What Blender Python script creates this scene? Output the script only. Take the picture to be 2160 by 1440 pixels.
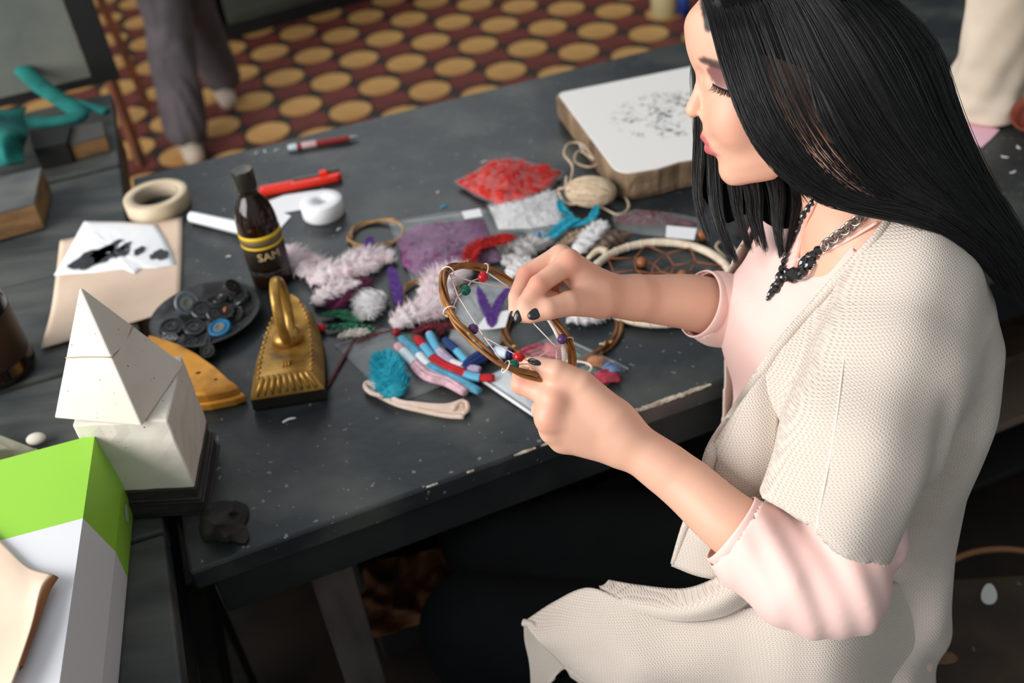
import bpy, bmesh, math, random
import numpy as np
from mathutils import Vector, Matrix

for o in list(bpy.data.objects):
    bpy.data.objects.remove(o, do_unlink=True)
SC = bpy.context.scene
COL = SC.collection
random.seed(7)
RNG = np.random.default_rng(11)

# ---------------------------------------------------------------- camera
FPX = 2100.0
PITCH = math.radians(38.0)
ROLL = math.radians(6.7)
CAM = np.array([0.0, 0.0, 1.62])
_fw = np.array([0, math.cos(PITCH), -math.sin(PITCH)])
_r0 = np.array([1.0, 0, 0])
_u0 = np.cross(_r0, _fw)
CU = math.cos(ROLL) * _u0 + math.sin(ROLL) * _r0
CR = math.cos(ROLL) * _r0 - math.sin(ROLL) * _u0
CF = _fw
camd = bpy.data.cameras.new('camera')
cam = bpy.data.objects.new('camera', camd)
COL.objects.link(cam)
M = Matrix.Identity(4)
for i in range(3):
    M[i][0] = CR[i]; M[i][1] = CU[i]; M[i][2] = -CF[i]; M[i][3] = CAM[i]
cam.matrix_world = M
camd.sensor_width = 36.0
camd.lens = 36.0 * FPX / 2160.0
camd.clip_start = 0.02
camd.dof.use_dof = True
camd.dof.focus_distance = 0.99
camd.dof.aperture_fstop = 3.8
SC.camera = cam

# ---------------------------------------------------------------- world, window light, exposure
world = bpy.data.worlds.new('world')
SC.world = world
world.use_nodes = True
world.node_tree.nodes['Background'].inputs[0].default_value = (0.90, 0.95, 1.0, 1)
world.node_tree.nodes['Background'].inputs[1].default_value = 0.36
def area(name, loc, target, sx, sy, power, col):
    l = bpy.data.lights.new(name, 'AREA'); l.shape = 'RECTANGLE'; l.size = sx; l.size_y = sy
    l.energy = power; l.color = col
    o = bpy.data.objects.new(name, l); COL.objects.link(o)
    o.location = loc
    d = Vector(target) - Vector(loc)
    o.rotation_euler = d.to_track_quat('-Z', 'Y').to_euler()
    return o
area('window_daylight', (-2.95, -0.3, 2.25), (0.1, 1.0, 0.85), 3.0, 2.2, 142, (1.0, 0.985, 0.965))
area('second_window_daylight', (-0.6, 5.6, 3.4), (0.2, 1.6, 0.8), 2.4, 1.4, 22, (0.93, 0.97, 1.0))
SC.view_settings.view_transform = 'Standard'
SC.view_settings.look = 'None'
SC.view_settings.exposure = 0.5
SC.view_settings.gamma = 1.0
SC.view_settings.use_curve_mapping = False

# ---------------------------------------------------------------- geometry helpers
TZ = 0.76
def ray(x, y):
    return CF + CR * ((x - 1080) / FPX) + CU * ((720 - y) / FPX)
def P(x, y, z):
    d = ray(x, y)
    return CAM + d * ((z - CAM[2]) / d[2])
def D(x, y, d):
    return CAM + ray(x, y) * d
def T(x, y, h=0.0):
    return P(x, y, TZ + h)
def proj(p):
    v = np.asarray(p, float) - CAM
    d = v @ CF
    return np.stack([1080 + FPX * (v @ CR) / d, 720 - FPX * (v @ CU) / d, d], -1)

def s2l(c):
    out = []
    for v in c[:3]:
        v = v / 255.0
        out.append(v / 12.92 if v <= 0.04045 else ((v + 0.055) / 1.055) ** 2.4)
    return (out[0], out[1], out[2], 1.0)

class MB:
    """collects vertices and faces of one part"""
    def __init__(s): s.v = []; s.f = []
    def add(s, v, f):
        n = len(s.v)
        s.v.extend([tuple(map(float, q)) for q in v])
        s.f.extend([tuple(int(i) + n for i in q) for q in f])
        return s

def mesh_obj(name, v, f, mat, parent=None, smooth=True, bevel=0.0, solid=0.0, subd=0, autosm=None):
    me = bpy.data.meshes.new(name)
    off = np.array(parent_loc(parent)) if parent is not None else np.zeros(3)
    vv = np.asarray(v, float) - off
    me.from_pydata(vv.tolist(), [], [tuple(map(int, q)) for q in f])
    me.update()
    o = bpy.data.objects.new(name, me)
    COL.objects.link(o)
    if mat is not None: me.materials.append(mat)
    if smooth:
        me.polygons.foreach_set('use_smooth', [True] * len(me.polygons))
        if autosm:
            me.set_sharp_from_angle(angle=math.radians(autosm))
    if parent is not None: o.parent = parent
    if solid:
        m = o.modifiers.new('solid', 'SOLIDIFY'); m.thickness = solid; m.offset = 0
    if bevel:
        m = o.modifiers.new('bevel', 'BEVEL'); m.width = bevel; m.segments = 2; m.limit_method = 'ANGLE'
    if subd:
        m = o.modifiers.new('sub', 'SUBSURF'); m.levels = subd; m.render_levels = subd
    return o
def parent_loc(p):
    l = np.array(p.location)
    while p.parent is not None:
        p = p.parent; l = l + np.array(p.location)
    return l
def thing(name, label, cat, loc=(0, 0, 0), group=None):
    o = bpy.data.objects.new(name, None)
    COL.objects.link(o)
    o.location = tuple(map(float, loc)); o.empty_display_size = 0.02
    o['label'] = label; o['category'] = cat
    if group: o['group'] = group
    return o
def tag(o, label, cat, group=None, kind=None):
    o['label'] = label; o['category'] = cat
    if group: o['group'] = group
    if kind: o['kind'] = kind
    return o
def struct(o):
    o['kind'] = 'structure'
    return o

def box_geo(c, sx, sy, sz, rz=0.0):
    """box standing on c (bottom centre)"""
    ca, sa = math.cos(rz), math.sin(rz)
    v = []
    for z in (0, sz):
        for (x, y) in ((-1, -1), (1, -1), (1, 1), (-1, 1)):
            x *= sx / 2; y *= sy / 2
            v.append((c[0] + ca * x - sa * y, c[1] + sa * x + ca * y, c[2] + z))
    return v, [(3, 2, 1, 0), (4, 5, 6, 7), (0, 1, 5, 4), (1, 2, 6, 5), (2, 3, 7, 6), (3, 0, 4, 7)]
def prism(poly, z0, z1):
    n = len(poly)
    v = [(p[0], p[1], z0) for p in poly] + [(p[0], p[1], z1) for p in poly]
    f = [tuple(range(n - 1, -1, -1)), tuple(range(n, 2 * n))]
    f += [(i, (i + 1) % n, n + (i + 1) % n, n + i) for i in range(n)]
    return v, f
def catmull(pts, n):
    """n samples along a Catmull-Rom curve through pts"""
    p = np.asarray(pts, float)
    if len(p) == 2:
        t = np.linspace(0, 1, n)[:, None]
        return p[0] * (1 - t) + p[1] * t
    pp = np.vstack([2 * p[0] - p[1], p, 2 * p[-1] - p[-2]])
    t = np.linspace(0, len(p) - 1 - 1e-9, n)
    i = t.astype(int); u = (t - i)[:, None]
    a, b, c, d = pp[i], pp[i + 1], pp[i + 2], pp[i + 3]
    return 0.5 * (2 * b + (c - a) * u + (2 * a - 5 * b + 4 * c - d) * u ** 2 + (3 * b - a - 3 * c + d) * u ** 3)
def frames(p, up=None):
    p = np.asarray(p, float)
    t = np.gradient(p, axis=0)
    t /= np.linalg.norm(t, axis=1)[:, None] + 1e-12
    n = np.zeros_like(p)
    ref = np.array([0.13, 0.21, 0.97]) if up is None else np.asarray(up, float)
    a = ref - t[0] * (ref @ t[0])
    if np.linalg.norm(a) < 1e-3: a = np.array([1, 0, 0]) - t[0] * t[0][0]
    n[0] = a / np.linalg.norm(a)
    for i in range(1, len(p)):
        a = (ref if up is not None else n[i - 1]) - t[i] * ((ref if up is not None else n[i - 1]) @ t[i])
        n[i] = a / (np.linalg.norm(a) + 1e-12)
    return t, n, np.cross(t, n)
def tube(pts, r, seg=8, cap=True, closed=False, flat=1.0, up=None):
    p = np.asarray(pts, float); m = len(p)
    r = np.broadcast_to(np.asarray(r, float), (m,))
    if closed:
        t = np.roll(p, -1, 0) - np.roll(p, 1, 0); t /= np.linalg.norm(t, axis=1)[:, None]
        c = p.mean(0); ax = np.cross(p[0] - c, p[m // 4] - c); ax /= np.linalg.norm(ax)
        n = np.cross(t, ax); n /= np.linalg.norm(n, axis=1)[:, None]; b = np.cross(t, n)
    else:
        t, n, b = frames(p, up)
    th = np.linspace(0, 2 * math.pi, seg, endpoint=False)
    ring = n[:, None, :] * np.cos(th)[None, :, None] * flat + b[:, None, :] * np.sin(th)[None, :, None]
    v = (p[:, None, :] + ring * r[:, None, None]).reshape(-1, 3)
    f = []
    for i in range(m if closed else m - 1):
        j = (i + 1) % m
        for k in range(seg):
            l = (k + 1) % seg
            f.append((i * seg + k, i * seg + l, j * seg + l, j * seg + k))
    if cap and not closed:
        f.append(tuple(range(seg - 1, -1, -1)))
        f.append(tuple((m - 1) * seg + k for k in range(seg)))
    return v, f
def lathe(prof, c, seg=32, axis=None, closed_ends=True):
    """profile [(r, h)], around axis through c"""
    ax = np.array([0, 0, 1.0]) if axis is None else np.asarray(axis, float) / np.linalg.norm(axis)
    e1 = np.cross(ax, [0.0, 1.0, 0.0] if abs(ax[1]) < 0.9 else [1.0, 0, 0]); e1 /= np.linalg.norm(e1)
    e2 = np.cross(ax, e1)
    v = []; f = []
    for (r, h) in prof:
        for k in range(seg):
            a = 2 * math.pi * k / seg
            v.append(np.asarray(c) + ax * h + (e1 * math.cos(a) + e2 * math.sin(a)) * r)
    for i in range(len(prof) - 1):
        for k in range(seg):
            l = (k + 1) % seg
            f.append((i * seg + k, i * seg + l, (i + 1) * seg + l, (i + 1) * seg + k))
    if closed_ends:
        if prof[0][0] > 1e-6: f.append(tuple(range(seg - 1, -1, -1)))
        if prof[-1][0] > 1e-6: f.append(tuple((len(prof) - 1) * seg + k for k in range(seg)))
    return v, f
def ellipsoid(c, r, ax=None, nu=16, nv=10):
    A = np.eye(3) if ax is None else np.asarray(ax, float)
    v = []; f = []
    for i in range(nv + 1):
        ph = math.pi * i / nv
        for k in range(nu):
            a = 2 * math.pi * k / nu
            q = np.array([r[0] * math.sin(ph) * math.cos(a), r[1] * math.sin(ph) * math.sin(a), r[2] * math.cos(ph)])
            v.append(np.asarray(c) + A.T @ q)
    for i in range(nv):
        for k in range(nu):
            l = (k + 1) % nu
            f.append((i * nu + k, (i + 1) * nu + k, (i + 1) * nu + l, i * nu + l))
    return v, f
def torus_geo(c, R, r, ax=(0, 0, 1), seg=36, rs=10):
    ax = np.asarray(ax, float) / np.linalg.norm(ax)
    e1 = np.cross(ax, [0, 1.0, 0] if abs(ax[1]) < 0.9 else [1.0, 0, 0]); e1 /= np.linalg.norm(e1)
    e2 = np.cross(ax, e1)
    a = np.linspace(0, 2 * math.pi, seg, endpoint=False)
    pts = np.asarray(c) + R * (np.cos(a)[:, None] * e1 + np.sin(a)[:, None] * e2)
    return tube(pts, r, rs, closed=True)
def patch_geo(grid, nu, nv):
    """smooth surface through a grid of control points [rows][cols]"""
    g = np.asarray(grid, float)
    rows = np.stack([catmull(r, nu) for r in g])
    s = np.stack([catmull(rows[:, j], nv) for j in range(nu)], 1)
    v = s.reshape(-1, 3)
    f = [(i * nu + j, i * nu + j + 1, (i + 1) * nu + j + 1, (i + 1) * nu + j) for i in range(nv - 1) for j in range(nu - 1)]
    return v, f

# ---------------------------------------------------------------- materials
def new_mat(name):
    m = bpy.data.materials.new(name); m.use_nodes = True
    nt = m.node_tree
    return m, nt, nt.nodes['Principled BSDF']
def mat(name, c, rough=0.6, metal=0.0, c2=None, vs=12.0, vdet=4.0, lo=0.35, hi=0.65, bump=0.0, bs=60.0, bd=0.002,
        spec=0.5, sss=0.0, trans=0.0, alpha=1.0, stretch=None, coat=0.0, specks=None, speck_s=60.0, speck_t=0.72, sheen=0.0, ior=1.45):
    m, nt, b = new_mat(name)
    N = nt.nodes; L = nt.links
    tc = N.new('ShaderNodeTexCoord')
    vec = tc.outputs['Object']
    if stretch:
        mp = N.new('ShaderNodeMapping'); mp.inputs['Scale'].default_value = stretch
        L.new(vec, mp.inputs[0]); vec = mp.outputs[0]
    b.inputs['Base Color'].default_value = s2l(c)
    b.inputs['Roughness'].default_value = rough
    b.inputs['Metallic'].default_value = metal
    b.inputs['Specular IOR Level'].default_value = spec
    b.inputs['IOR'].default_value = ior
    b.inputs['Alpha'].default_value = alpha
    b.inputs['Transmission Weight'].default_value = trans
    b.inputs['Coat Weight'].default_value = coat
    b.inputs['Sheen Weight'].default_value = sheen
    if sss:
        b.inputs['Subsurface Weight'].default_value = sss
        b.inputs['Subsurface Radius'].default_value = (0.012, 0.005, 0.003)
        b.inputs['Subsurface Scale'].default_value = 1.0
    col = None
    if c2 is not None:
        n = N.new('ShaderNodeTexNoise'); n.inputs['Scale'].default_value = vs; n.inputs['Detail'].default_value = vdet
        L.new(vec, n.inputs['Vector'])
        r = N.new('ShaderNodeValToRGB')
        r.color_ramp.elements[0].position = lo; r.color_ramp.elements[0].color = s2l(c)
        r.color_ramp.elements[1].position = hi; r.color_ramp.elements[1].color = s2l(c2)
        L.new(n.outputs[0], r.inputs[0]); col = r.outputs[0]
    if specks is not None:
        n = N.new('ShaderNodeTexNoise'); n.inputs['Scale'].default_value = speck_s; n.inputs['Detail'].default_value = 1.0
        L.new(tc.outputs['Object'], n.inputs['Vector'])
        r = N.new('ShaderNodeValToRGB')
        r.color_ramp.elements[0].position = speck_t; r.color_ramp.elements[0].color = (0, 0, 0, 1)
        r.color_ramp.elements[1].position = speck_t + 0.02; r.color_ramp.elements[1].color = (1, 1, 1, 1)
        L.new(n.outputs[0], r.inputs[0])
        mx = N.new('ShaderNodeMix'); mx.data_type = 'RGBA'
        L.new(r.outputs[0], mx.inputs[0])
        if col is not None: L.new(col, mx.inputs[6])
        else: mx.inputs[6].default_value = s2l(c)
        mx.inputs[7].default_value = s2l(specks)
        col = mx.outputs[2]
    if col is not None: L.new(col, b.inputs['Base Color'])
    if bump:
        n = N.new('ShaderNodeTexNoise'); n.inputs['Scale'].default_value = bs; n.inputs['Detail'].default_value = 4.0
        L.new(vec, n.inputs['Vector'])
        bp = N.new('ShaderNodeBump'); bp.inputs['Strength'].default_value = bump; bp.inputs['Distance'].default_value = bd
        L.new(n.outputs[0], bp.inputs['Height']); L.new(bp.outputs[0], b.inputs['Normal'])
    return m
def film_mat(name, c=(235, 240, 240), a=0.16):
    """thin clear plastic"""
    m, nt, b = new_mat(name)
    N = nt.nodes; L = nt.links
    b.inputs['Base Color'].default_value = s2l(c); b.inputs['Roughness'].default_value = 0.22
    b.inputs['Specular IOR Level'].default_value = 0.8
    tr = N.new('ShaderNodeBsdfTransparent')
    mx = N.new('ShaderNodeMixShader')
    mx.inputs[0].default_value = a
    L.new(tr.outputs[0], mx.inputs[1]); L.new(b.outputs[0], mx.inputs[2])
    tc = N.new('ShaderNodeTexCoord'); n = N.new('ShaderNodeTexNoise'); n.inputs['Scale'].default_value = 30
    n.inputs['Detail'].default_value = 3
    L.new(tc.outputs['Object'], n.inputs['Vector'])
    bp = N.new('ShaderNodeBump'); bp.inputs['Strength'].default_value = 0.3; bp.inputs['Distance'].default_value = 0.006
    L.new(n.outputs[0], bp.inputs['Height']); L.new(bp.outputs[0], b.inputs['Normal'])
    L.new(mx.outputs[0], N['Material Output'].inputs['Surface'])
    return m
def vcol_mat(name, rough=0.5, sss=0.0, bump=0.0, bs=400, bd=0.0005):
    m = mat(name, (200, 150, 120), rough, sss=sss, bump=bump, bs=bs, bd=bd)
    nt = m.node_tree
    a = nt.nodes.new('ShaderNodeVertexColor'); a.layer_name = 'col'
    nt.links.new(a.outputs[0], nt.nodes['Principled BSDF'].inputs['Base Color'])
    return m
def set_cols(o, cols):
    me = o.data
    at = me.color_attributes.new('col', 'FLOAT_COLOR', 'POINT')
    c = np.ones((len(me.vertices), 4)); c[:, :3] = cols
    at.data.foreach_set('color', c.ravel())
# ================================================================ materials shared
M_tabletop = mat('black_painted_top', (30, 36, 39), 0.40, c2=(74, 77, 72), vs=9, vdet=10, lo=0.45, hi=0.80, bump=0.25, bs=45, bd=0.002,
                 specks=(105, 108, 104), speck_s=110, speck_t=0.735, spec=0.45)
M_tableside = mat('black_painted_side', (24, 29, 31), 0.5, c2=(40, 44, 44), vs=9, vdet=7, bump=0.2, bs=40, spec=0.3)
M_greyplank = mat('worn_grey_plank', (46, 52, 53), 0.6, c2=(82, 84, 80), vs=7, vdet=8, stretch=(0.6, 3, 1), bump=0.3, bs=30)
M_darkwood = mat('dark_wood', (26, 25, 23), 0.6, c2=(46, 42, 38), vs=8, stretch=(1, 1, 6))
M_greylegwood = mat('grey_leg_wood', (84, 78, 72), 0.7, c2=(66, 60, 55), vs=9, stretch=(4, 4, 1))
M_chip = mat('bare_wood_wear', (200, 192, 178), 0.8, c2=(120, 105, 90), vs=90)

# ================================================================ floor with tiles
M_grout = mat('floor_dark', (40, 37, 33), 0.5, c2=(56, 46, 38), vs=6, bump=0.1)
M_cream = mat('cream_tile', (206, 160, 98), 0.42, c2=(190, 140, 82), vs=4, vdet=6, bump=0.05)
M_red = mat('red_tile', (122, 58, 50), 0.45, c2=(96, 46, 40), vs=5, vdet=5)
floor = struct(mesh_obj('floor', *prism([(-6, -2.5), (6, -2.5), (6, 8), (-6, 8)], -0.02, 0.0), M_grout, smooth=False))
L0 = np.array([-0.9249, 3.8297]); LV1 = np.array([0.2042, -0.1010]); LV2 = np.array([0.1055, 0.2060])
def tile_mesh(name, poly, m):
    v, f = prism(poly, 0.0, 0.004)
    me = bpy.data.meshes.new(name); me.from_pydata(v, [], f); me.materials.append(m); return me
disc = tile_mesh('tile', [(0.083 * math.cos(a), 0.083 * math.sin(a)) for a in np.linspace(0, 2 * math.pi, 22, endpoint=False)], M_cream)
def red_poly():
    out = []
    for q in range(4):
        # concave arc around the disc sitting at the corner of the cell
        sg = [(-1, -1), (1, -1), (1, 1), (-1, 1)][q]
        c = (LV1 * sg[0] + LV2 * sg[1]) / 2
        d0 = -c / np.linalg.norm(c)
        a0 = math.atan2(d0[1], d0[0])
        for da in (0.42, 0.2, 0, -0.2, -0.42):
            out.append(c + 0.094 * np.array([math.cos(a0 + da), math.sin(a0 + da)]))
    return out
redm = tile_mesh('tile', red_poly(), M_red)
def in_view(p):
    q = proj([p[0], p[1], 0.0])
    return -120 < q[0] < 2280 and -110 < q[1] < 1560 and p[1] > 2.05 + .3 * p[0]
seen_d = []; seen_r = []
for i in range(-16, 24):
    for j in range(-16, 22):
        for off, me, lst in ((0.0, disc, seen_d), (0.5, redm, seen_r)):
            p = L0 + LV1 * (i + off) + LV2 * (j + off)
            if in_view(p): lst.append((np.linalg.norm(p - np.array([-0.3, 3.3])), p, me))
for lst in (seen_d, seen_r):
    lst.sort(key=lambda t: t[0])
    for _, p, me in lst[:290]:
        o = bpy.data.objects.new('tile', me); COL.objects.link(o)
        o.location = (p[0], p[1], 0.0); o.parent = floor

# walls behind the room (dim studio)
M_wall = mat('studio_wall', (92, 98, 90), 0.85, c2=(78, 84, 78), vs=2, bump=0.1)
def wall(name, a, b):
    a = np.array(a, float); b = np.array(b, float)
    n = np.array([-(b - a)[1], (b - a)[0]]); n = n / np.linalg.norm(n) * 0.1
    v, f = prism([a, b, b + n, a + n], 0.0, 3.6)
    return struct(mesh_obj(name, v, f, M_wall, smooth=False))
wall('wall_back', (-4.2, 6.6), (4.2, 6.6))
wall('wall_right', (3.2, 7.0), (3.2, -2.0))

# ================================================================ main table
FL = T(398, 1209)[:2]; FRp = T(1499, 811)[:2]; BL = T(280, 375)[:2]; BRp = T(1450, 85)[:2]
EX = (FRp - FL) / np.linalg.norm(FRp - FL); EXb = (BRp - BL) / np.linalg.norm(BRp - BL)
EY = np.array([-EX[1], EX[0]])
FR2 = FL + EX * 2.25; BR2 = BL + EXb * 2.3
tb = thing('work_table', 'long black painted work table that the crafts are spread on', 'table', (*((FL + BR2) / 2), 0))
mesh_obj('tabletop', *prism([FL, FR2, BR2, BL], TZ - 0.032, TZ), M_tabletop, tb, smooth=False, bevel=0.004)
ins = 0.012
mesh_obj('front_apron', *prism([FL + EY * ins + EX * .02, FR2 + EY * ins, FR2 + EY * (ins + .03), FL + EY * (ins + .03) + EX * .02], TZ - 0.10, TZ - 0.0325), M_tableside, tb, smooth=False, bevel=0.003)
mesh_obj('back_apron', *prism([BL - EY * .06 + EXb * .03, BR2 - EY * .06, BR2 - EY * .03, BL - EY * .03 + EXb * .03], TZ - 0.10, TZ - 0.0325), M_tableside, tb, smooth=False)
LE = (BL - FL) / np.linalg.norm(BL - FL)
mesh_obj('end_apron', *prism([FL + EX * .03 + LE * .05, FL + EX * .06 + LE * .05, BL + EX * .06 - LE * .08, BL + EX * .03 - LE * .08], TZ - 0.10, TZ - 0.0325), M_tableside, tb, smooth=False)
lp = P(690, 1178, TZ - 0.10)[:2] + EY * 0.035
for q in (lp, FL + EX * 2.1 + EY * .08):
    mesh_obj('leg', *box_geo((q[0], q[1], 0.005), 0.055, 0.05, TZ - 0.1055, math.atan2(EX[1], EX[0])), M_greylegwood, tb, smooth=False, bevel=0.003)
for q in (BL + EX * .12 - EY * .12, BR2 - EX * .1 - EY * .12):
    mesh_obj('leg', *box_geo((q[0], q[1], 0.005), 0.055, 0.05, TZ - 0.1055, math.atan2(EX[1], EX[0])), M_darkwood, tb, smooth=False, bevel=0.003)
# bare wood where the paint has chipped off the front edge
chipr = random.Random(3)
def chip_strip(x0, x1, w):
    n = int((x1 - x0) / 0.004); top = []; bot = []
    for k in range(n + 1):
        s = x0 + (x1 - x0) * k / n
        e = min(1.0, min(k, n - k) / 6.0)
        q = FL + EX * s
        wi = w * e * (0.35 + chipr.random()); wo = w * 0.8 * e * (0.3 + chipr.random())
        top.append((*(q + EY * (wi + 0.001)), TZ + 0.0012)); bot.append((*(q - EY * 0.0012), TZ - wo))
    mid = [(*(FL + EX * (x0 + (x1 - x0) * k / n) - EY * 0.0006), TZ + 0.0008) for k in range(n + 1)]
    v = top + mid + bot; m = n + 1
    f = [(k, k + m, k + m + 1, k + 1) for k in range(n)] + [(k + m, k + 2 * m, k + 2 * m + 1, k + m + 1) for k in range(n)]
    return v, f
def fx(px, py): return float((T(px, py)[:2] - FL) @ EX)
for (a, b, w) in ((fx(1235, 905), fx(1500, 811), 0.0028), (fx(1085, 962), fx(1130, 945), 0.0022), (fx(985, 998), fx(1000, 992), 0.002), (fx(900, 1030), fx(925, 1022), 0.0012), (fx(1140, 940), fx(1165, 930), .001)):
    mesh_obj('worn_edge', *chip_strip(a, b, w), M_chip, tb)['label'] = 'pale bare wood where the edge paint has chipped'

# ================================================================ left bench of grey planks
LQ = P(265, 460, TZ)[:2]
e1 = (BL - FL) / np.linalg.norm(BL - FL); e0 = np.array([e1[1], -e1[0]])
ROT = math.atan2(e0[1], e0[0])
lb = thing('plank_bench', 'grey plank bench at the left, pushed up to the black table', 'bench', (*(LQ - e0 * .5), 0))
jq = P(60, 590, TZ)[:2]; jd = float((jq - LQ) @ e1)
cuts = [-1.25, -0.80, jd - 0.29, jd, jd + 0.36, jd + 0.75]
for k in range(len(cuts) - 1):
    a, b = cuts[k] + 0.004, cuts[k + 1] - 0.004
    q = [LQ + e1 * a - e0 * 1.3, LQ + e1 * a, LQ + e1 * b, LQ + e1 * b - e0 * 1.3]
    mesh_obj('plank', *prism(q, TZ - 0.036 - .002 * (k % 2), TZ - 0.001 - .003 * (k % 2)), M_greyplank, lb, smooth=False, bevel=0.004)
q0, q1 = LQ + e1 * cuts[0] - e0 * .012, LQ + e1 * cuts[-1] - e0 * .012
mesh_obj('side_apron', *prism([q0 - e0 * .03, q0, q1, q1 - e0 * .03], TZ - 0.15, TZ - 0.0385), M_tableside, lb, smooth=False, bevel=.003)
for (u_, w_) in ((cuts[0] + .1, .08), (cuts[-1] - .1, .08), (cuts[0] + .1, 1.2), (cuts[-1] - .1, 1.2), (-.52, .06)):
    q = LQ + e1 * u_ - e0 * w_
    mesh_obj('leg', *box_geo((q[0], q[1], .005), .07, .07, TZ - 0.155, ROT), M_darkwood, lb, smooth=False, bevel=.003)
mesh_obj('side_rail', *prism([LQ + e1 * cuts[0] - e0 * .05, LQ + e1 * cuts[0] - e0 * .02, q1 - e0 * .02, q1 - e0 * .05], 0.30, 0.40), M_darkwood, lb, smooth=False)

# ================================================================ far furniture and the person standing behind
M_cab = mat('grey_green_panel', (72, 77, 70), 0.55, c2=(64, 68, 62), vs=3)
M_plinth = mat('black_plinth', (20, 22, 20), 0.6)
cA = P(492, 84, 0)[:2]; cB = P(775, 4, 0)[:2]
cu = (cB - cA) / np.linalg.norm(cB - cA); cn = np.array([-cu[1], cu[0]])
cb_ = thing('grey_cabinet', 'grey green cabinet with a black plinth behind the tiled floor', 'cabinet', (*cA, 0))
mesh_obj('plinth', *prism([cA - cu * .02, cA + cu * 1.15, cA + cu * 1.15 + cn * .4, cA + cn * .4 - cu * .02], 0.005, 0.07), M_plinth, cb_, smooth=False)
mesh_obj('body', *prism([cA, cA + cu * 1.13, cA + cu * 1.13 + cn * .4, cA + cn * .4], 0.07, 0.95), M_cab, cb_, smooth=False, bevel=.006)
for k in range(2):
    a = cA + cu * (.03 + .55 * k) - cn * .012
    dd = mesh_obj('door', *prism([a, a + cu * .52, a + cu * .52 + cn * .012, a + cn * .012], 0.10, 0.92), M_cab, cb_, smooth=False, bevel=.003)
    kq = a + cu * (.47 if k == 0 else .05) - cn * .008
    mesh_obj('knob', *ellipsoid((kq[0], kq[1], .6), (.012, .012, .012)), M_plinth, dd)
hC = cA - cu * .03
mesh_obj('side_post', *prism([hC - cu * .06, hC, hC + cn * .4, hC + cn * .4 - cu * .06], 0.005, 1.0), M_plinth, cb_, smooth=False)

# framed mottled board standing on the bench
M_mottle = mat('mottled_board', (120, 122, 110), 0.8, c2=(84, 92, 90), vs=5, vdet=5, lo=.3, hi=.7, bump=.15)
fa = P(-150, 262, TZ)[:2]; fb = P(203, 178, TZ)[:2]
fu = (fb - fa) / np.linalg.norm(fb - fa); fn = np.array([-fu[1], fu[0]])
fl = np.linalg.norm(fb - fa)
fr = thing('framed_board', 'mottled grey board in a black frame standing behind the bench', 'board', (*((fa + fb) / 2), TZ))
def vbar(a, b, n_, t, z0, z1): return prism([a, b, b + n_ * t, a + n_ * t], z0, z1)
mesh_obj('board', *vbar(fa + fu * .005, fb - fu * .005, fn, .012, TZ + .02, TZ + .226), M_mottle, fr, smooth=False)
mesh_obj('frame_bottom', *vbar(fa, fb + fu * .055, fn, .03, TZ, TZ + .02), M_plinth, fr, smooth=False)
mesh_obj('frame_top', *vbar(fa, fb + fu * .055, fn, .03, TZ + .2265, TZ + .30), M_plinth, fr, smooth=False)
mesh_obj('frame_side', *vbar(fb - fu * .004, fb + fu * .055, fn, .035, TZ + .0205, TZ + .226), M_plinth, fr, smooth=False)
# ================================================================ builders for the small things
def zcol(c, k): return tuple(max(0, min(255, x * k)) for x in c)
def ring_prof(R, r, h, b=0.001):
    return [(R - b, 0), (R, b), (R, h - b), (R - b, h), (r + b, h), (r, h - b), (r, b), (r + b, 0), (R - b, 0)]
def height_to(p, py):
    """height above p whose projection lands on image row py"""
    lo, hi = 0.0, 0.6
    for _ in range(40):
        m = (lo + hi) / 2
        if proj(np.array(p) + [0, 0, m])[1] > py: lo = m
        else: hi = m
    return lo
def flat_sheet(name, px, h, mat_, parent=None, t=0.0008, lift=None):
    """sheet cut to an outline lying on the table"""
    poly = [T(x, y, h)[:2] for x, y in px]
    v, f = prism(poly, TZ + h, TZ + h + t)
    return mesh_obj(name, v, f, mat_, parent, smooth=False)
def pillow(px, h, puff, n=14, wob=0.0, seed=1, gap=0.0):
    """soft closed bag over a polygon outline: upper skin raised, lower skin flat"""
    rr = np.random.default_rng(seed)
    poly = np.array([T(x, y, h) for x, y in px])
    # densify outline
    out = []
    for i in range(len(poly)):
        a, b = poly[i], poly[(i + 1) % len(poly)]
        for k in range(6): out.append(a + (b - a) * k / 6)
    out = np.array(out); c = out.mean(0); m = len(out)
    v = []; f = []
    rings = 9
    for s in (1, 0):
        for k in range(rings):
            u = 1 - k / rings
            q = c + (out - c) * u
            z = TZ + h + (puff * (1 - u ** 2.2) + wob * rr.normal(size=m) * min(1, (1 - u) * 4) * (1 if k else 0) if s else 0) + (0.0006 if s else 0)
            if np.isscalar(z): z = np.full(m, z)
            for j in range(m): v.append((q[j][0], q[j][1], max(float(z[j]), TZ + h + (0.0004 if s else 0))))
        v.append((c[0], c[1], TZ + h + (puff if s else 0)))
    n1 = rings * m + 1
    for s in range(2):
        b = s * n1
        for k in range(rings - 1):
            for j in range(m):
                l = (j + 1) % m
                q = (b + k * m + j, b + k * m + l, b + (k + 1) * m + l, b + (k + 1) * m + j)
                f.append(q if s == 0 else q[::-1])
        for j in range(m):
            q = (b + (rings - 1) * m + j, b + (rings - 1) * m + (j + 1) % m, b + n1 - 1)
            f.append(q if s == 0 else q[::-1])
    for j in range(m):
        l = (j + 1) % m
        f.append((j, n1 + j, n1 + l, l))
    return v, f
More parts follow.
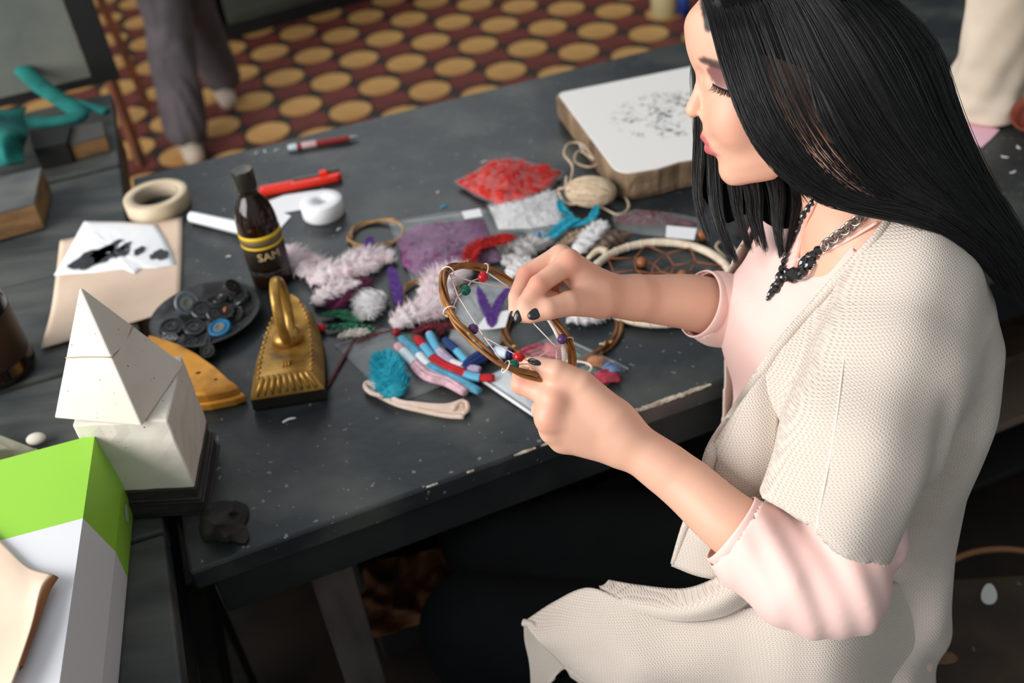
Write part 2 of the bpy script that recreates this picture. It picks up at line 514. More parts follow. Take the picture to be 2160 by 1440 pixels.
def barb_geo(base, tip, w, bend, up):
    """one thin barb, three segments"""
    base = np.array(base); tip = np.array(tip)
    d = tip - base; L = np.linalg.norm(d) + 1e-9
    side = np.cross(d / L, up); side /= np.linalg.norm(side) + 1e-9
    v = []
    for k, t in enumerate((0, 0.35, 0.7)):
        c = base + d * t + bend * (t * (1 - t) * 4)
        ww = w * (1 - 0.35 * t)
        v += [c - side * ww, c + side * ww]
    v.append(tip)
    return v, [(0, 1, 3, 2), (2, 3, 5, 4), (4, 5, 6)]
def barbs_geo(base, tip, w, bend, up):
    """many thin tapering barbs at once"""
    n = len(base); d = tip - base; L = np.linalg.norm(d, axis=1)[:, None] + 1e-9
    side = np.cross(d / L, up); side /= np.linalg.norm(side, axis=1)[:, None] + 1e-9
    v = np.empty((n, 7, 3))
    for k, t in enumerate((0, 0.35, 0.7)):
        c = base + d * t + bend * (t * (1 - t) * 4); ww = (w * (1 - 0.35 * t))[:, None]
        v[:, 2 * k] = c - side * ww; v[:, 2 * k + 1] = c + side * ww
    v[:, 6] = tip
    o = 7 * np.arange(n)[:, None]
    f = [tuple(q) for q in np.concatenate([o + np.array([0, 1, 3, 2]), o + np.array([2, 3, 5, 4])])] + [tuple(q) for q in o + np.array([4, 5, 6])]
    return v.reshape(-1, 3), f
def feather(name, label, spine, width, mat_, n=170, fluff=0.5, seed=1, cat='feather', group=None, quill=None, w=0.0011, lift=0.004, ang=0.75, tip=1.0, base_w=0.35):
    """feather or plume: quill plus many barbs; spine = world points"""
    rr = random.Random(seed)
    sp = catmull(spine, 24)
    t, nn, bb = frames(sp, up=(0, 0, 1))
    th = thing(name, label, cat, sp[0], group)
    mesh_obj('quill', *tube(sp, np.linspace(0.0009, 0.0003, 24), 6), quill or mat_, th)
    g = np.random.default_rng(seed + 100)
    if fluff >= .7:   # solid core added inside the barbs to brighten the plume
        uu = np.linspace(0, 1, 24)
        cr_ = width * .66 * np.sin(np.pi * np.clip(uu * .86 + .10, 0, 1)) ** .6 * (1 + .22 * np.sin(uu * 31 + seed) + .12 * np.sin(uu * 57))
        cv, cf = tube(sp + np.array([0, 0, .002]), cr_, 14, flat=.55, up=(0, 0, 1))
        cv = np.array(cv); cv += g.normal(size=cv.shape) * width * .05; cv[:, 2] = np.maximum(cv[:, 2], TZ + .001)
        mesh_obj('down', cv, cf, mat_, th)
    k = np.arange(n); u = (k + g.random(n)) / n
    i = np.minimum(23, (u * 24).astype(int)); sg = np.where(k % 2, 1.0, -1.0)
    shape = (base_w + (1 - base_w) * np.sin(np.pi * np.minimum(1, u * 0.9 + 0.12)) ** 0.7) * np.where(u < 0.8, 1, 1 - (u - 0.8) * 3.2 * tip)
    L = width * np.maximum(0.12, shape) * g.uniform(.75, 1.25, n)
    a = ang + fluff * g.uniform(-0.6, 0.6, n)
    d = t[i] * np.cos(a)[:, None] + bb[i] * (sg * np.sin(a))[:, None]
    d[:, 2] += g.uniform(-0.05, 0.9, n) * fluff
    d /= np.linalg.norm(d, axis=1)[:, None]
    base = sp[i] + (sp[np.minimum(23, i + 1)] - sp[i]) * (u * 24 - i)[:, None].clip(0, 1)
    tipp = base + d * L[:, None]; tipp[:, 2] = np.maximum(tipp[:, 2], TZ + 0.0012)
    bend = np.stack([g.uniform(-1, 1, n), g.uniform(-1, 1, n), g.uniform(0, 1, n)], 1) * (L * 0.18 * fluff)[:, None]
    up = np.stack([g.uniform(-.5, .5, n), g.uniform(-.5, .5, n), np.ones(n)], 1)
    bv, bf = barbs_geo(base, tipp, w * g.uniform(.7, 1.3, n), bend, up)
    o = mesh_obj('barbs', bv, bf, mat_, th)
    o['kind'] = 'stuff'
    return th
def tp(x, y, h=0.004): return T(x, y, h)
def bead(name, label, c, r, mat_, axis=(0.3, 0.5, 0.8), group=None, hole=0.28, parent=None):
    pr = []
    for k in range(13):
        a = -math.pi / 2 + math.pi * k / 12
        pr.append((max(r * hole, r * math.cos(a)), r * 0.92 * math.sin(a)))
    pr = [(r * hole * .9, pr[0][1] * .6)] + pr + [(r * hole * .9, pr[-1][1] * .6), (r * hole * .9, pr[0][1] * .6)]
    v, f = lathe(pr, c, 22, axis, closed_ends=False)
    o = mesh_obj(name, v, f, mat_, parent)
    if parent is None: tag(o, label, 'bead', group)
    return o
def twig_ring(name, label, c, R, mat_, r=0.0032, ax=(0, 0, 1), seed=1, group=None, strands=3, bud_mat=None, squash=1.0, pts=None, seg=90):
    """hoop of a few thin willow twigs wound round each other, with buds"""
    rr = random.Random(seed)
    ax = np.asarray(ax, float) / np.linalg.norm(ax)
    e1_ = np.cross(ax, [0, 1.0, 0]); e1_ /= np.linalg.norm(e1_); e2_ = np.cross(ax, e1_)
    th = thing(name, label, 'hoop', c, group)
    a = np.linspace(0, 2 * math.pi, seg, endpoint=False)
    if pts is None:
        path = np.asarray(c) + R * (np.cos(a)[:, None] * e1_ + squash * np.sin(a)[:, None] * e2_)
    else:
        cl = np.vstack([pts, pts[:1]]); path = catmull(np.vstack([pts[-1:], pts, pts[:2]]), 3 * (len(pts) + 2) * 4)
        # periodic resample
        pp = np.vstack([pts[-2:], pts, pts[:3]]); full = catmull(pp, (len(pp) - 1) * 12 + 1)
        path = full[24:24 + 12 * len(pts)]; seg = len(path); a = np.linspace(0, 2 * math.pi, seg, endpoint=False)
    cc = path.mean(0)
    rad = path - cc; rad /= np.linalg.norm(rad, axis=1)[:, None]
    axs = np.cross(rad, np.roll(path, -1, 0) - np.roll(path, 1, 0)); axs /= np.linalg.norm(axs, axis=1)[:, None]
    for s in range(strands):
        ph = 2 * math.pi * s / strands
        tw = 3 if s % 2 else 2
        off = 0.95 * r if strands > 1 else 0
        p = path + rad * (np.cos(a * tw + ph) * off)[:, None] + axs * (np.sin(a * tw + ph) * off)[:, None]
        rad_r = r * (0.72 if strands > 1 else 1) * (1 + 0.14 * np.sin(a * 5 + s * 2) + 0.08 * np.sin(a * 11 + s))
        st = mesh_obj('twig', *tube(p, rad_r, 8, closed=True), mat_, th)
        for b in range(4):
            i = rr.randrange(seg)
            o_ = rad[i] * rr.uniform(-.4, 1) + axs[i] * rr.uniform(-.6, 1); o_ /= np.linalg.norm(o_)
            q = p[i] + o_ * r * 0.7
            tng = p[(i + 1) % seg] - p[i]; tng /= np.linalg.norm(tng)
            d = tng * 0.8 + o_ * 0.6; d /= np.linalg.norm(d)
            mesh_obj('bud', *tube([q, q + d * r * .9, q + d * r * 1.8], [r * .55, r * .5, r * .12], 6), bud_mat or mat_, st)
    return th
def text_mesh(s, size, extr=0.0):
    cu_ = bpy.data.curves.new('lettering', 'FONT'); cu_.body = s; cu_.size = size; cu_.align_x = 'CENTER'; cu_.align_y = 'CENTER'
    cu_.resolution_u = 3
    o = bpy.data.objects.new('lettering', cu_); COL.objects.link(o)
    dg = bpy.context.evaluated_depsgraph_get(); me = bpy.data.meshes.new_from_object(o.evaluated_get(dg))
    v = [tuple(x.co) for x in me.vertices]; f = [tuple(p.vertices) for p in me.polygons]
    bpy.data.objects.remove(o, do_unlink=True); bpy.data.curves.remove(cu_)
    return v, f

# ================================================================ things on the table, left to right
M_tape = mat('masking_tape', (214, 196, 168), 0.6, c2=(200, 180, 150), vs=30)
M_kraft = mat('kraft_sheet', (222, 198, 176), 0.75, c2=(212, 186, 162), vs=10)
M_kraftdark = mat('kraft_underside', (150, 100, 62), 0.8, c2=(130, 84, 50), vs=14)
M_white = mat('white_paper', (236, 236, 238), 0.7)
M_ink = mat('black_ink', (30, 34, 36), 0.5, c2=(52, 56, 58), vs=60)
M_whiteplastic = mat('white_plastic', (238, 238, 240), 0.45)
M_blackplastic = mat('black_plastic', (22, 24, 25), 0.25, spec=0.6)
M_redplastic = mat('red_plastic', (226, 50, 30), 0.35)

tr_ = thing('masking_tape', 'cream roll of masking tape at the back left of the table', 'tape', T(337, 437))
mesh_obj('tape_roll', *lathe(ring_prof(.0565, .041, .028), T(337, 437, .0005), 56, closed_ends=False), M_tape, tr_, autosm=50)
mesh_obj('cardboard_core', *lathe(ring_prof(.041, .0385, .0275), T(337, 437, .0005), 48, closed_ends=False), mat('tape_core', (176, 160, 140), .8), tr_, autosm=50)

ks = thing('kraft_sheet', 'beige card sheet lying under the ink blotted paper', 'card sheet', T(240, 600))
g = [[T(127, 508, .003), T(210, 490, .003), T(300, 474, .003), T(384, 458, .003)],
     [T(118, 585, .003), T(205, 570, .003), T(295, 553, .003), T(383, 540, .003)],
     [T(107, 660, .003), T(200, 635, .003), T(290, 615, .003), T(381, 600, .003)],
     [T(86, 735, .006), T(190, 705, .004), T(285, 678, .003), T(378, 650, .003)]]
mesh_obj('card', *patch_geo(g, 24, 24), M_kraft, ks, solid=0.0016)
wp = thing('inked_paper', 'torn white paper with black ink blots on the beige card', 'paper', T(240, 520))
edge = [(178, 467), (250, 468), (330, 472), (350, 505), (362, 530), (371, 558), (330, 566), (298, 566), (285, 578), (262, 568), (200, 575), (150, 578), (114, 581), (130, 555), (150, 520), (165, 490)]
mesh_obj('paper', *pillow(edge, .0045, .004, wob=.0004, seed=4), M_white, wp)
for k, (cx, cy, rx, ry, an) in enumerate([(192, 545, 48, 15, -.42), (216, 538, 26, 15, -.3), (240, 517, 20, 6, -.5), (256, 531, 20, 11, -.35), (294, 529, 13, 8, -.3), (336, 536, 19, 10, -.3), (262, 520, 16, 5, -.6)]):
    rr = random.Random(k); pl = []
    for j in range(18):
        a = 2 * math.pi * j / 18; q = 1 + .25 * rr.uniform(-1, 1)
        x, y = rx * math.cos(a) * q, ry * math.sin(a) * q
        pl.append((cx + x * math.cos(an) - y * math.sin(an), cy + x * math.sin(an) + y * math.cos(an)))
    flat_sheet('ink_blot', pl, .0092, M_ink, wp, t=.0004)

# big brown bottle at the frame edge
M_bglass = mat('brown_glass', (34, 20, 12), 0.12, trans=0.35, spec=0.6, c2=(26, 15, 9), vs=8)
M_bglass2 = mat('amber_glass', (48, 28, 16), 0.1, trans=0.45, spec=0.6)
jb = thing('brown_glass_bottle', 'large dark brown glass bottle cut off by the left edge', 'bottle', T(-6, 785))
c0 = T(-6, 785)
mesh_obj('glass_body', *lathe([(.0, 0), (.05, 0), (.056, .004), (.057, .012), (.055, .015), (.055, .12), (.05, .145), (.035, .17), (.02, .185), (.017, .2), (.017, .235), (.019, .237), (.019, .245), (.0, .245)], c0, 48), M_bglass, jb, autosm=60)
mesh_obj('label', *lathe([(.0556, .03), (.0558, .031), (.0558, .105), (.0556, .106)], c0, 48, closed_ends=False), mat('brown_label', (62, 40, 26), .5, c2=(44, 28, 18), vs=20), jb)
mesh_obj('cap', *lathe([(.0205, .225), (.0215, .226), (.0215, .248), (.019, .251), (0, .251)], c0, 32, closed_ends=False), M_blackplastic, jb, autosm=40)

# plaster casts
M_plaster = mat('plaster', (226, 220, 208), 0.85, c2=(212, 203, 190), vs=9, vdet=6, bump=0.15, bs=70, bd=0.001, specks=(110, 96, 78), speck_s=210, speck_t=0.76)
M_plasterseam = mat('plaster_seam', (168, 144, 120), 0.9)
ST = 0.044     # height of the black stack under the block
zb = TZ + ST
B1 = P(412, 1028, zb); B2 = P(437, 888, zb)
hb = height_to(B1, 886)
zt = zb + hb
A1 = P(152, 897, zt); A1[2] = zb
vec = B2 - B1
blk = [B1[:2], B2[:2], (A1 + vec)[:2], A1[:2]]
pb = tag(mesh_obj('plaster_block', *prism(blk, zb, zt), M_plaster, None, smooth=False, bevel=.0025), 'white plaster block under the pyramid, beside the green box', 'plaster cast')
bm = bmesh.new(); bm.from_mesh(pb.data); bmesh.ops.subdivide_edges(bm, edges=bm.edges[:], cuts=6, use_grid_fill=True)
for v in bm.verts:
    v.co += Vector((random.uniform(-1, 1), random.uniform(-1, 1), random.uniform(-1, 1))) * .0005
bm.to_mesh(pb.data); bm.free()
C1 = P(114, 882, zt + .001); C2 = P(300, 899, zt + .001); C3 = P(389, 768, zt + .001); C4 = C1 + C3 - C2
cc = (C1 + C3) / 2
ha = height_to(cc, 602)
ap = cc + np.array([0, 0, ha])
ap = ap + (P(168, 602, ap[2]) - ap)
pyr = thing('plaster_pyramid', 'white plaster pyramid with a seam across it standing on the block', 'plaster cast', (cc[0], cc[1], zt))
mesh_obj('body', [C1, C2, C3, C4, ap], [(0, 3, 2, 1), (0, 1, 4), (1, 2, 4), (2, 3, 4), (3, 0, 4)], M_plaster, pyr, smooth=False, bevel=.002)
def on_edge(a, b, t): return np.array(a) + (np.array(b) - np.array(a)) * t
s1 = on_edge(C1, ap, .47); s2 = on_edge(C2, ap, .50); s3 = on_edge(C3, ap, .52)
mesh_obj('seam', *tube(catmull([s1, (s1 + s2) / 2 + [0, 0, .0008], s2], 8), .0007, 6), M_plasterseam, pyr)
mesh_obj('seam', *tube(catmull([s2, (s2 + s3) / 2 - [0, 0, .004], s3], 8), .0011, 6), M_plasterseam, pyr)
# second cast
sc_ = thing('plaster_wedge', 'greenish white plaster wedge at the left edge behind the green box', 'plaster cast', T(-30, 960))
q = [T(-120, 1040), T(30, 1010), T(86, 945), T(-60, 935)]
tq = [x + np.array([0, 0, .05]) for x in q]; tq[2] = q[2] + np.array([-.03, -.01, .012]); tq[1] = q[1] + np.array([-.01, 0.01, .045]); 
mesh_obj('body', [*q, *tq], [(3, 2, 1, 0), (4, 5, 6, 7), (0, 1, 5, 4), (1, 2, 6, 5), (2, 3, 7, 6), (3, 0, 4, 7)], mat('mossy_plaster', (196, 190, 170), .9, c2=(140, 146, 112), vs=16, lo=.4, hi=.7), sc_, smooth=False, bevel=.003)
tag(mesh_obj('plaster_crumb', *ellipsoid(T(76, 925, .007), (.013, .01, .007)), M_plaster), 'pale plaster crumb beside the wedge, at the left', 'crumb')

# black stack of books under the plaster block, with a black rag
M_blackbook = mat('black_book', (30, 30, 30), .55, c2=(44, 42, 40), vs=20)
ss = (blk[0] + blk[1] + blk[2] + blk[3]) / 4
ex_ = (blk[0] - blk[3]); exl = np.linalg.norm(ex_); ex_ = ex_ / exl
ey_ = (blk[1] - blk[0]); eyl = np.linalg.norm(ey_); ey_ = ey_ / eyl
for k, (z0, z1, gx, gy, m_, lab) in enumerate([(0, .023, .004, .003, M_blackbook, 'thick black book at the bottom under the plaster block'), (.0233, .0435, .001, .0005, mat('grey_book', (70, 64, 58), .7, c2=(52, 46, 42), vs=14), 'worn grey brown book directly under the plaster block')]):
    th = thing('book', lab, 'book', (*ss, TZ + z0), 'books under the plaster block')
    def rectp(gx, gy): return [ss - ex_ * (exl / 2 + gx) - ey_ * (eyl / 2 + gy), ss + ex_ * (exl / 2 + gx) - ey_ * (eyl / 2 + gy), ss + ex_ * (exl / 2 + gx) + ey_ * (eyl / 2 + gy), ss - ex_ * (exl / 2 + gx) + ey_ * (eyl / 2 + gy)]
    mesh_obj('cover', *prism(rectp(gx, gy), TZ + z1 - .003, TZ + z1), m_, th, smooth=False, bevel=.001)
    mesh_obj('cover', *prism(rectp(gx, gy), TZ + z0, TZ + z0 + .003), m_, th, smooth=False, bevel=.001)
    mesh_obj('pages', *prism(rectp(gx - .003, gy - .003), TZ + z0 + .003, TZ + z1 - .003), mat('dusty_pages', (58, 54, 48), .9, c2=(40, 37, 34), vs=60, stretch=(1, 1, 30)), th, smooth=False)
gr = []
rr = random.Random(5)
for i in range(7):
    row = []
    for j in range(7):
        x = 425 + 95 * j / 6 + rr.uniform(-5, 5); y = 1060 + 82 * i / 6 + rr.uniform(-5, 5)
        hgt = .022 * math.exp(-((j - 2.2) ** 2) / 5) * math.exp(-((i - 3) ** 2) / 6) + abs(rr.gauss(0, .005))
        row.append(T(x, y, .002 + hgt * (0 if i in (0, 6) or j in (0, 6) else 1)))
    gr.append(row)
tag(mesh_obj('black_rag', *patch_geo(gr, 36, 36), mat('black_cloth', (34, 32, 30), .95, c2=(54, 48, 44), vs=14), None, solid=.0015), 'crumpled black rag lying beside the black books', 'rag')

# green and white carton lying on the bench
M_green = mat('green_card', (150, 208, 66), 0.45)
M_cardwhite = mat('white_card', (226, 226, 230), 0.45)
G1 = P(300, 1085, TZ + .001)
hg = height_to(G1, 917); zg = TZ + .001 + hg
G0 = P(200, 916, zg); G0[2] = TZ + .001
G1b = P(272, 1440, TZ + .001)
axl = (G1b - G1)[:2]; axl = axl / np.linalg.norm(axl)
gl = P(-60, 986, zg)[:2] - G0[:2]; gw = gl / np.linalg.norm(gl)
L_ = 0.42; Wd = .21
gx = thing('carton_box', 'green and white printed carton lying at the lower left', 'box', (*(G0[:2] + axl * .2), TZ + .001))
c_fr = G0[:2]; c_nr = c_fr + axl * L_; c_fl = c_fr + gw * Wd; c_nl = c_nr + gw * Wd
ztp = zg
# colour split lines
def tl_(px, py):  # distance along the box of a point on the top face
    return float((P(px, py, ztp)[:2] - c_fr) @ axl)
tR = tl_(165, 1095); tLft = float((P(0, 1130, ztp)[:2] - c_fr) @ axl)
wL = float((P(0, 1130, ztp)[:2] - c_fr) @ gw)
tL = tR + (tLft - tR) * Wd / max(.02, wL)
def side_t(px, py):  # side face: along the box at the bottom edge
    return float((P(px, py, TZ + .001)[:2] - c_fr) @ axl)
sB = side_t(283, 1215)
def p3(q, z): return (q[0], q[1], z)
z0 = TZ + .001
a0, aR, aN = c_fr, c_fr + axl * tR, c_nr
b0, bL, bN = c_fl, c_fl + axl * tL, c_nl
creasez = z0 + hg * .42
sC = tR + (sB - tR) * .62
bulge = -gw * .006
V = [p3(a0, ztp), p3(aR, ztp), p3(aN, ztp), p3(b0, ztp), p3(bL, ztp), p3(bN, ztp),
     p3(a0 + bulge, creasez), p3(c_fr + axl * sC + bulge, creasez), p3(aN + bulge, creasez),
     p3(a0, z0), p3(c_fr + axl * sB, z0), p3(aN, z0), p3(b0, z0), p3(bN, z0)]
mesh_obj('green_panel', [V[i] for i in (0, 1, 3, 4, 6, 7, 9, 10)], [(2, 3, 1, 0), (0, 1, 5, 4), (4, 5, 7, 6)], M_green, gx, smooth=False)
mesh_obj('white_panel', V, [(4, 5, 2, 1), (1, 2, 8, 7), (7, 8, 11, 10), (2, 5, 13, 11, 8), (5, 4, 3, 12, 13), (9, 10, 11, 13, 12)], M_cardwhite, gx, smooth=False)
mesh_obj('end_flap', [p3(a0, ztp), p3(b0, ztp), p3(b0, z0), p3(a0, z0), p3(a0 + bulge, creasez)], [(0, 4, 3, 2, 1)], mat('brown_card_end', (150, 120, 92), .8), gx, smooth=False)
te = catmull([p3(a0 + axl * .002, ztp - .001), p3(a0 - axl * .003, ztp - .007), p3(a0 + axl * .002 + bulge * .3, ztp - .018)], 8)
mesh_obj('torn_corner', *tube(te, [.0014, .002, .0017, .002, .0014, .0016, .001, .0004], 6), M_kraftdark, gx)
# printed emblem: striped disc and a short line of lettering marks on the side
nrm = np.array([axl[1], -axl[0]]); nrm = nrm if nrm @ gw < 0 else -nrm
def side_pt(s, z, o=.0012):
    k = min(1, max(0, (z - z0) / (creasez - z0)))
    q = c_fr + axl * s + bulge * k
    return np.array([q[0] + nrm[0] * o, q[1] + nrm[1] * o, z])
emz = z0 + hg * .24; ems = .030
mbw = MB()
for k in range(7):
    xx = -.009 + .018 * k / 6
    hh = math.sqrt(max(0, .010 ** 2 - xx ** 2)) * .95 + .0005
    a_ = [side_pt(ems + xx - .0009, emz - hh), side_pt(ems + xx + .0009, emz - hh), side_pt(ems + xx + .0009, emz + hh), side_pt(ems + xx - .0009, emz + hh)]
    mbw.add(a_, [(0, 1, 2, 3)])
em = mesh_obj('printed_emblem', mbw.v, mbw.f, M_cardwhite, gx, smooth=False); em['kind'] = 'stuff'
# folded beige sheet on the carton
fs = thing('folded_card', 'beige sheet with a curled brown edge lying on the carton', 'card sheet', P(30, 1300, ztp))
def bp(x, y, h): return P(x, y, ztp + h)
g = [[bp(-60, 1085, .002), bp(-20, 1118, .003), bp(20, 1158, .004), bp(60, 1196, .006), bp(112, 1212, .014)],
     [bp(-60, 1170, .002), bp(-20, 1190, .003), bp(20, 1222, .006), bp(62, 1240, .010), bp(88, 1240, .017)],
     [bp(-60, 1270, .002), bp(-20, 1285, .003), bp(15, 1305, .006), bp(48, 1318, .011), bp(68, 1318, .017)],
     [bp(-60, 1370, .002), bp(-30, 1380, .003), bp(0, 1395, .006), bp(22, 1402, .011), bp(40, 1402, .016)],
     [bp(-60, 1470, .002), bp(-40, 1475, .003), bp(-20, 1480, .006), bp(-4, 1485, .010), bp(8, 1485, .014)]]
mesh_obj('sheet', *patch_geo(g, 26, 26), M_kraft, fs, solid=.0015)
g2 = [[bp(112, 1212, .0142), bp(122, 1218, .010), bp(112, 1228, .004)], [bp(88, 1240, .0172), bp(104, 1244, .012), bp(98, 1262, .003)],
      [bp(68, 1318, .0172), bp(78, 1322, .010), bp(72, 1330, .003)], [bp(40, 1402, .0162), bp(48, 1405, .010), bp(42, 1412, .003)]]
mesh_obj('curled_edge', *patch_geo(g2, 8, 16), M_kraftdark, fs, solid=.0012)

# saucer full of paint-jar caps
M_blackgloss = mat('black_gloss', (24, 25, 26), 0.22, spec=.7, c2=(44, 44, 44), vs=30)
sx_ = thing('black_saucer', 'round black saucer holding loose bottle caps', 'saucer', T(440, 680))
mesh_obj('dish', *lathe([(0, .002), (.05, .002), (.052, .006), (.07, .010), (.0825, .017), (.083, .0185), (.081, .019), (.07, .0135), (.052, .0095), (0, .008)], T(440, 680, -.001), 56, closed_ends=False), mat('sooty_black', (28, 28, 28), .4, c2=(58, 58, 58), vs=40, lo=.5, hi=.7, bump=.4, bs=90), sx_)
M_bluecap = mat('blue_cap', (24, 104, 150), .35)
M_greycap = mat('grey_cap', (86, 94, 100), .25, spec=.7)
caps = [(394, 639, .020, .0185, (.45, -.75, .5), M_greycap, 'grey cap tipped on edge at the saucer rim'),
        (427, 656, .012, .017, (.3, -.3, .9), M_blackgloss, 'black cap beside the tipped grey cap'),
        (460, 636, .012, .0175, (-.1, .2, .97), M_blackgloss, 'black cap at the back of the saucer'),
        (489, 607, .024, .0135, (.6, -.2, .75), M_blackgloss, 'small black cap leaning at the back of the saucer'),
        (508, 630, .012, .016, (-.4, -.1, .9), M_blackgloss, 'black cap at the back right of the saucer'),
        (477, 658, .018, .0135, (.1, -.35, .93), M_blackgloss, 'black cap with an orange smear beside the blue one'),
        (503, 664, .012, .0125, (-.5, -.4, .8), M_blackgloss, 'small black cap at the right of the saucer'),
        (364, 692, .011, .0185, (.1, -.15, .98), M_blackgloss, 'wide flat black cap at the left of the saucer'),
        (411, 694, .011, .0165, (.2, -.1, .97), M_blackgloss, 'flat black cap in the middle of the saucer'),
        (465, 694, .012, .0165, (-.05, -.2, .97), M_bluecap, 'blue cap with a grey top among the black caps'),
        (404, 729, .010, .0125, (.15, -.3, .94), M_blackgloss, 'small black cap at the front of the saucer'),
        (432, 724, .012, .0125, (-.2, -.2, .95), M_blackgloss, 'shiny small black cap just before the blue one'),
        (440, 742, .010, .0115, (-.1, -.5, .85), M_blackgloss, 'smallest black cap at the front rim of the saucer'),
        (358, 717, .011, .0115, (.3, .1, .94), M_blackgloss, 'little black cap at the left front rim of the saucer'),
        (452, 664, .022, .0125, (.5, -.4, .75), M_blackgloss, 'black cap leaning in the middle of the pile')]
for k, (x, y, h, r, ax, m_, lab) in enumerate(caps):
    c = T(x, y, h)
    th = thing('bottle_cap', lab, 'cap', c, 'caps on the black saucer')
    pr = [(0, 0), (r * .9, 0), (r, .0015), (r, .0085), (r * .93, .0095), (r * .80, .0095), (r * .76, .0075), (0, .0072)]
    mesh_obj('shell', *lathe(pr, c - np.array(ax) * .004, 26, ax), m_, th, autosm=35)
    mesh_obj('inner_disc', *lathe([(r * .55, .0078), (r * .52, .0092), (r * .3, .0092), (r * .26, .0080), (0, .0078)], c - np.array(ax) * .004, 24, ax), mat('cap_disc', (98, 104, 98), .4) if k in (0, 9) else m_, th, autosm=35)
    if k == 5: mesh_obj('orange_smear', *ellipsoid(c + np.array([.001, -.004, .008]), (.0022, .006, .002)), mat('orange_smear', (196, 110, 66), .6), th)

# gold painted flat irons
M_gold = mat('gold_paint', (180, 138, 66), 0.36, metal=0.62, c2=(92, 66, 30), vs=26, vdet=6, lo=.45, hi=.75, bump=.25, bs=160, bd=.001)
M_gold2 = mat('gold_paint_worn', (204, 142, 52), 0.4, metal=0.45, c2=(120, 76, 30), vs=20, vdet=8, lo=.52, hi=.8, bump=.1)
M_iron = mat('black_iron', (22, 21, 19), .5, c2=(34, 30, 26), vs=30)
R1 = T(536, 868); R2 = T(692, 846); TP = T(628, 652)
rc = (R1 + R2) / 2; il = TP - rc; LN = np.linalg.norm(il); iu = il / LN; iv = np.array([iu[1], -iu[0], 0]); hw = np.linalg.norm(R2 - R1) / 2
def boat(s, inset, z):
    pts = []
    for k in range(15):
        t = k / 14
        w = (hw - inset) * (1 - t ** 2.6) ** 0.75
        pts.append(rc + iu * (inset + (LN - 2.2 * inset) * t) + iv * w)
    for k in range(14, -1, -1):
        t = k / 14
        w = (hw - inset) * (1 - t ** 2.6) ** 0.75
        if k == 14: continue
        pts.append(rc + iu * (inset + (LN - 2.2 * inset) * t) - iv * w)
    return [(p[0], p[1], z) for p in pts]
def loft_loops(loops, capb=True, capt=True):
    n = len(loops[0]); v = [q for l in loops for q in l]; f = []
    for i in range(len(loops) - 1):
        for k in range(n):
            l = (k + 1) % n
            f.append((i * n + k, i * n + l, (i + 1) * n + l, (i + 1) * n + k))
    if capb: f.append(tuple(range(n - 1, -1, -1)))
    if capt: f.append(tuple((len(loops) - 1) * n + k for k in range(n)))
    return v, f
ir = thing('flat_iron', 'gold painted flat iron with a ring handle and black sole', 'iron', rc)
mesh_obj('sole', *loft_loops([boat(0, .002, TZ + .0006), boat(0, 0, TZ + .004), boat(0, .001, TZ + .020)]), M_iron, ir, smooth=False)
mesh_obj('gold_body', *loft_loops([boat(0, .0005, TZ + .0202), boat(0, .001, TZ + .023), boat(0, .013, TZ + .040), boat(0, .017, TZ + .0405), boat(0, .024, TZ + .037)]), M_gold, ir, smooth=True, autosm=40)
for k in range(9):   # fluted rear edge
    t = (k + .5) / 9 * 2 - 1
    a = rc + iv * (hw * .90 * t) + iu * .001; b = rc + iv * ((hw - .013) * .90 * t) + iu * .0145
    mesh_obj('flute', *tube([(a[0], a[1], TZ + .0245), ((a[0] + b[0]) / 2, (a[1] + b[1]) / 2, TZ + .0335), (b[0], b[1], TZ + .0412), (b[0] + iu[0] * .004, b[1] + iu[1] * .004, TZ + .0415)], [.0026, .0028, .0034, .002], 8), M_gold, ir)
for s in (1, -1):    # beaded rim along both sides
    for k in range(16):
        t = .03 + .85 * k / 15
        w = (hw - .0145) * (1 - t ** 2.6) ** 0.75
        q = rc + iu * (.0145 + (LN - .032) * t) + iv * w * s
        mesh_obj('rim_bead', *ellipsoid((q[0], q[1], TZ + .0412), (.0026, .0026, .002), nu=8, nv=5), M_gold, ir)
hbse = rc + iu * LN * .45
mesh_obj('boss', *lathe([(.022, .036), (.020, .046), (.014, .052), (0, .053)], (hbse[0], hbse[1], TZ), 28), M_gold, ir)
rcn = rc + iu * LN * .40 + np.array([0, 0, .093]); 
hring = []
for k in range(44):
    a = 2 * math.pi * k / 44
    hring.append(rcn + iu * .037 * math.cos(a) * 1.0 + np.array([0, 0, .046]) * math.sin(a) + iv * .006)
mesh_obj('ring_handle', *tube(np.array(hring), .0070, 12, closed=True, flat=.62), M_gold, ir)
lt_v, lt_f = text_mesh('III', .016)
lw = [rc + iv * (.0 + x) + iu * (LN * .2 + y) + np.array([0, 0, .0385 + z]) for x, y, z in lt_v]
mesh_obj('raised_mark', [(p[0], p[1], TZ + .0388) for p in lw], lt_f, M_gold2, ir, solid=.003)
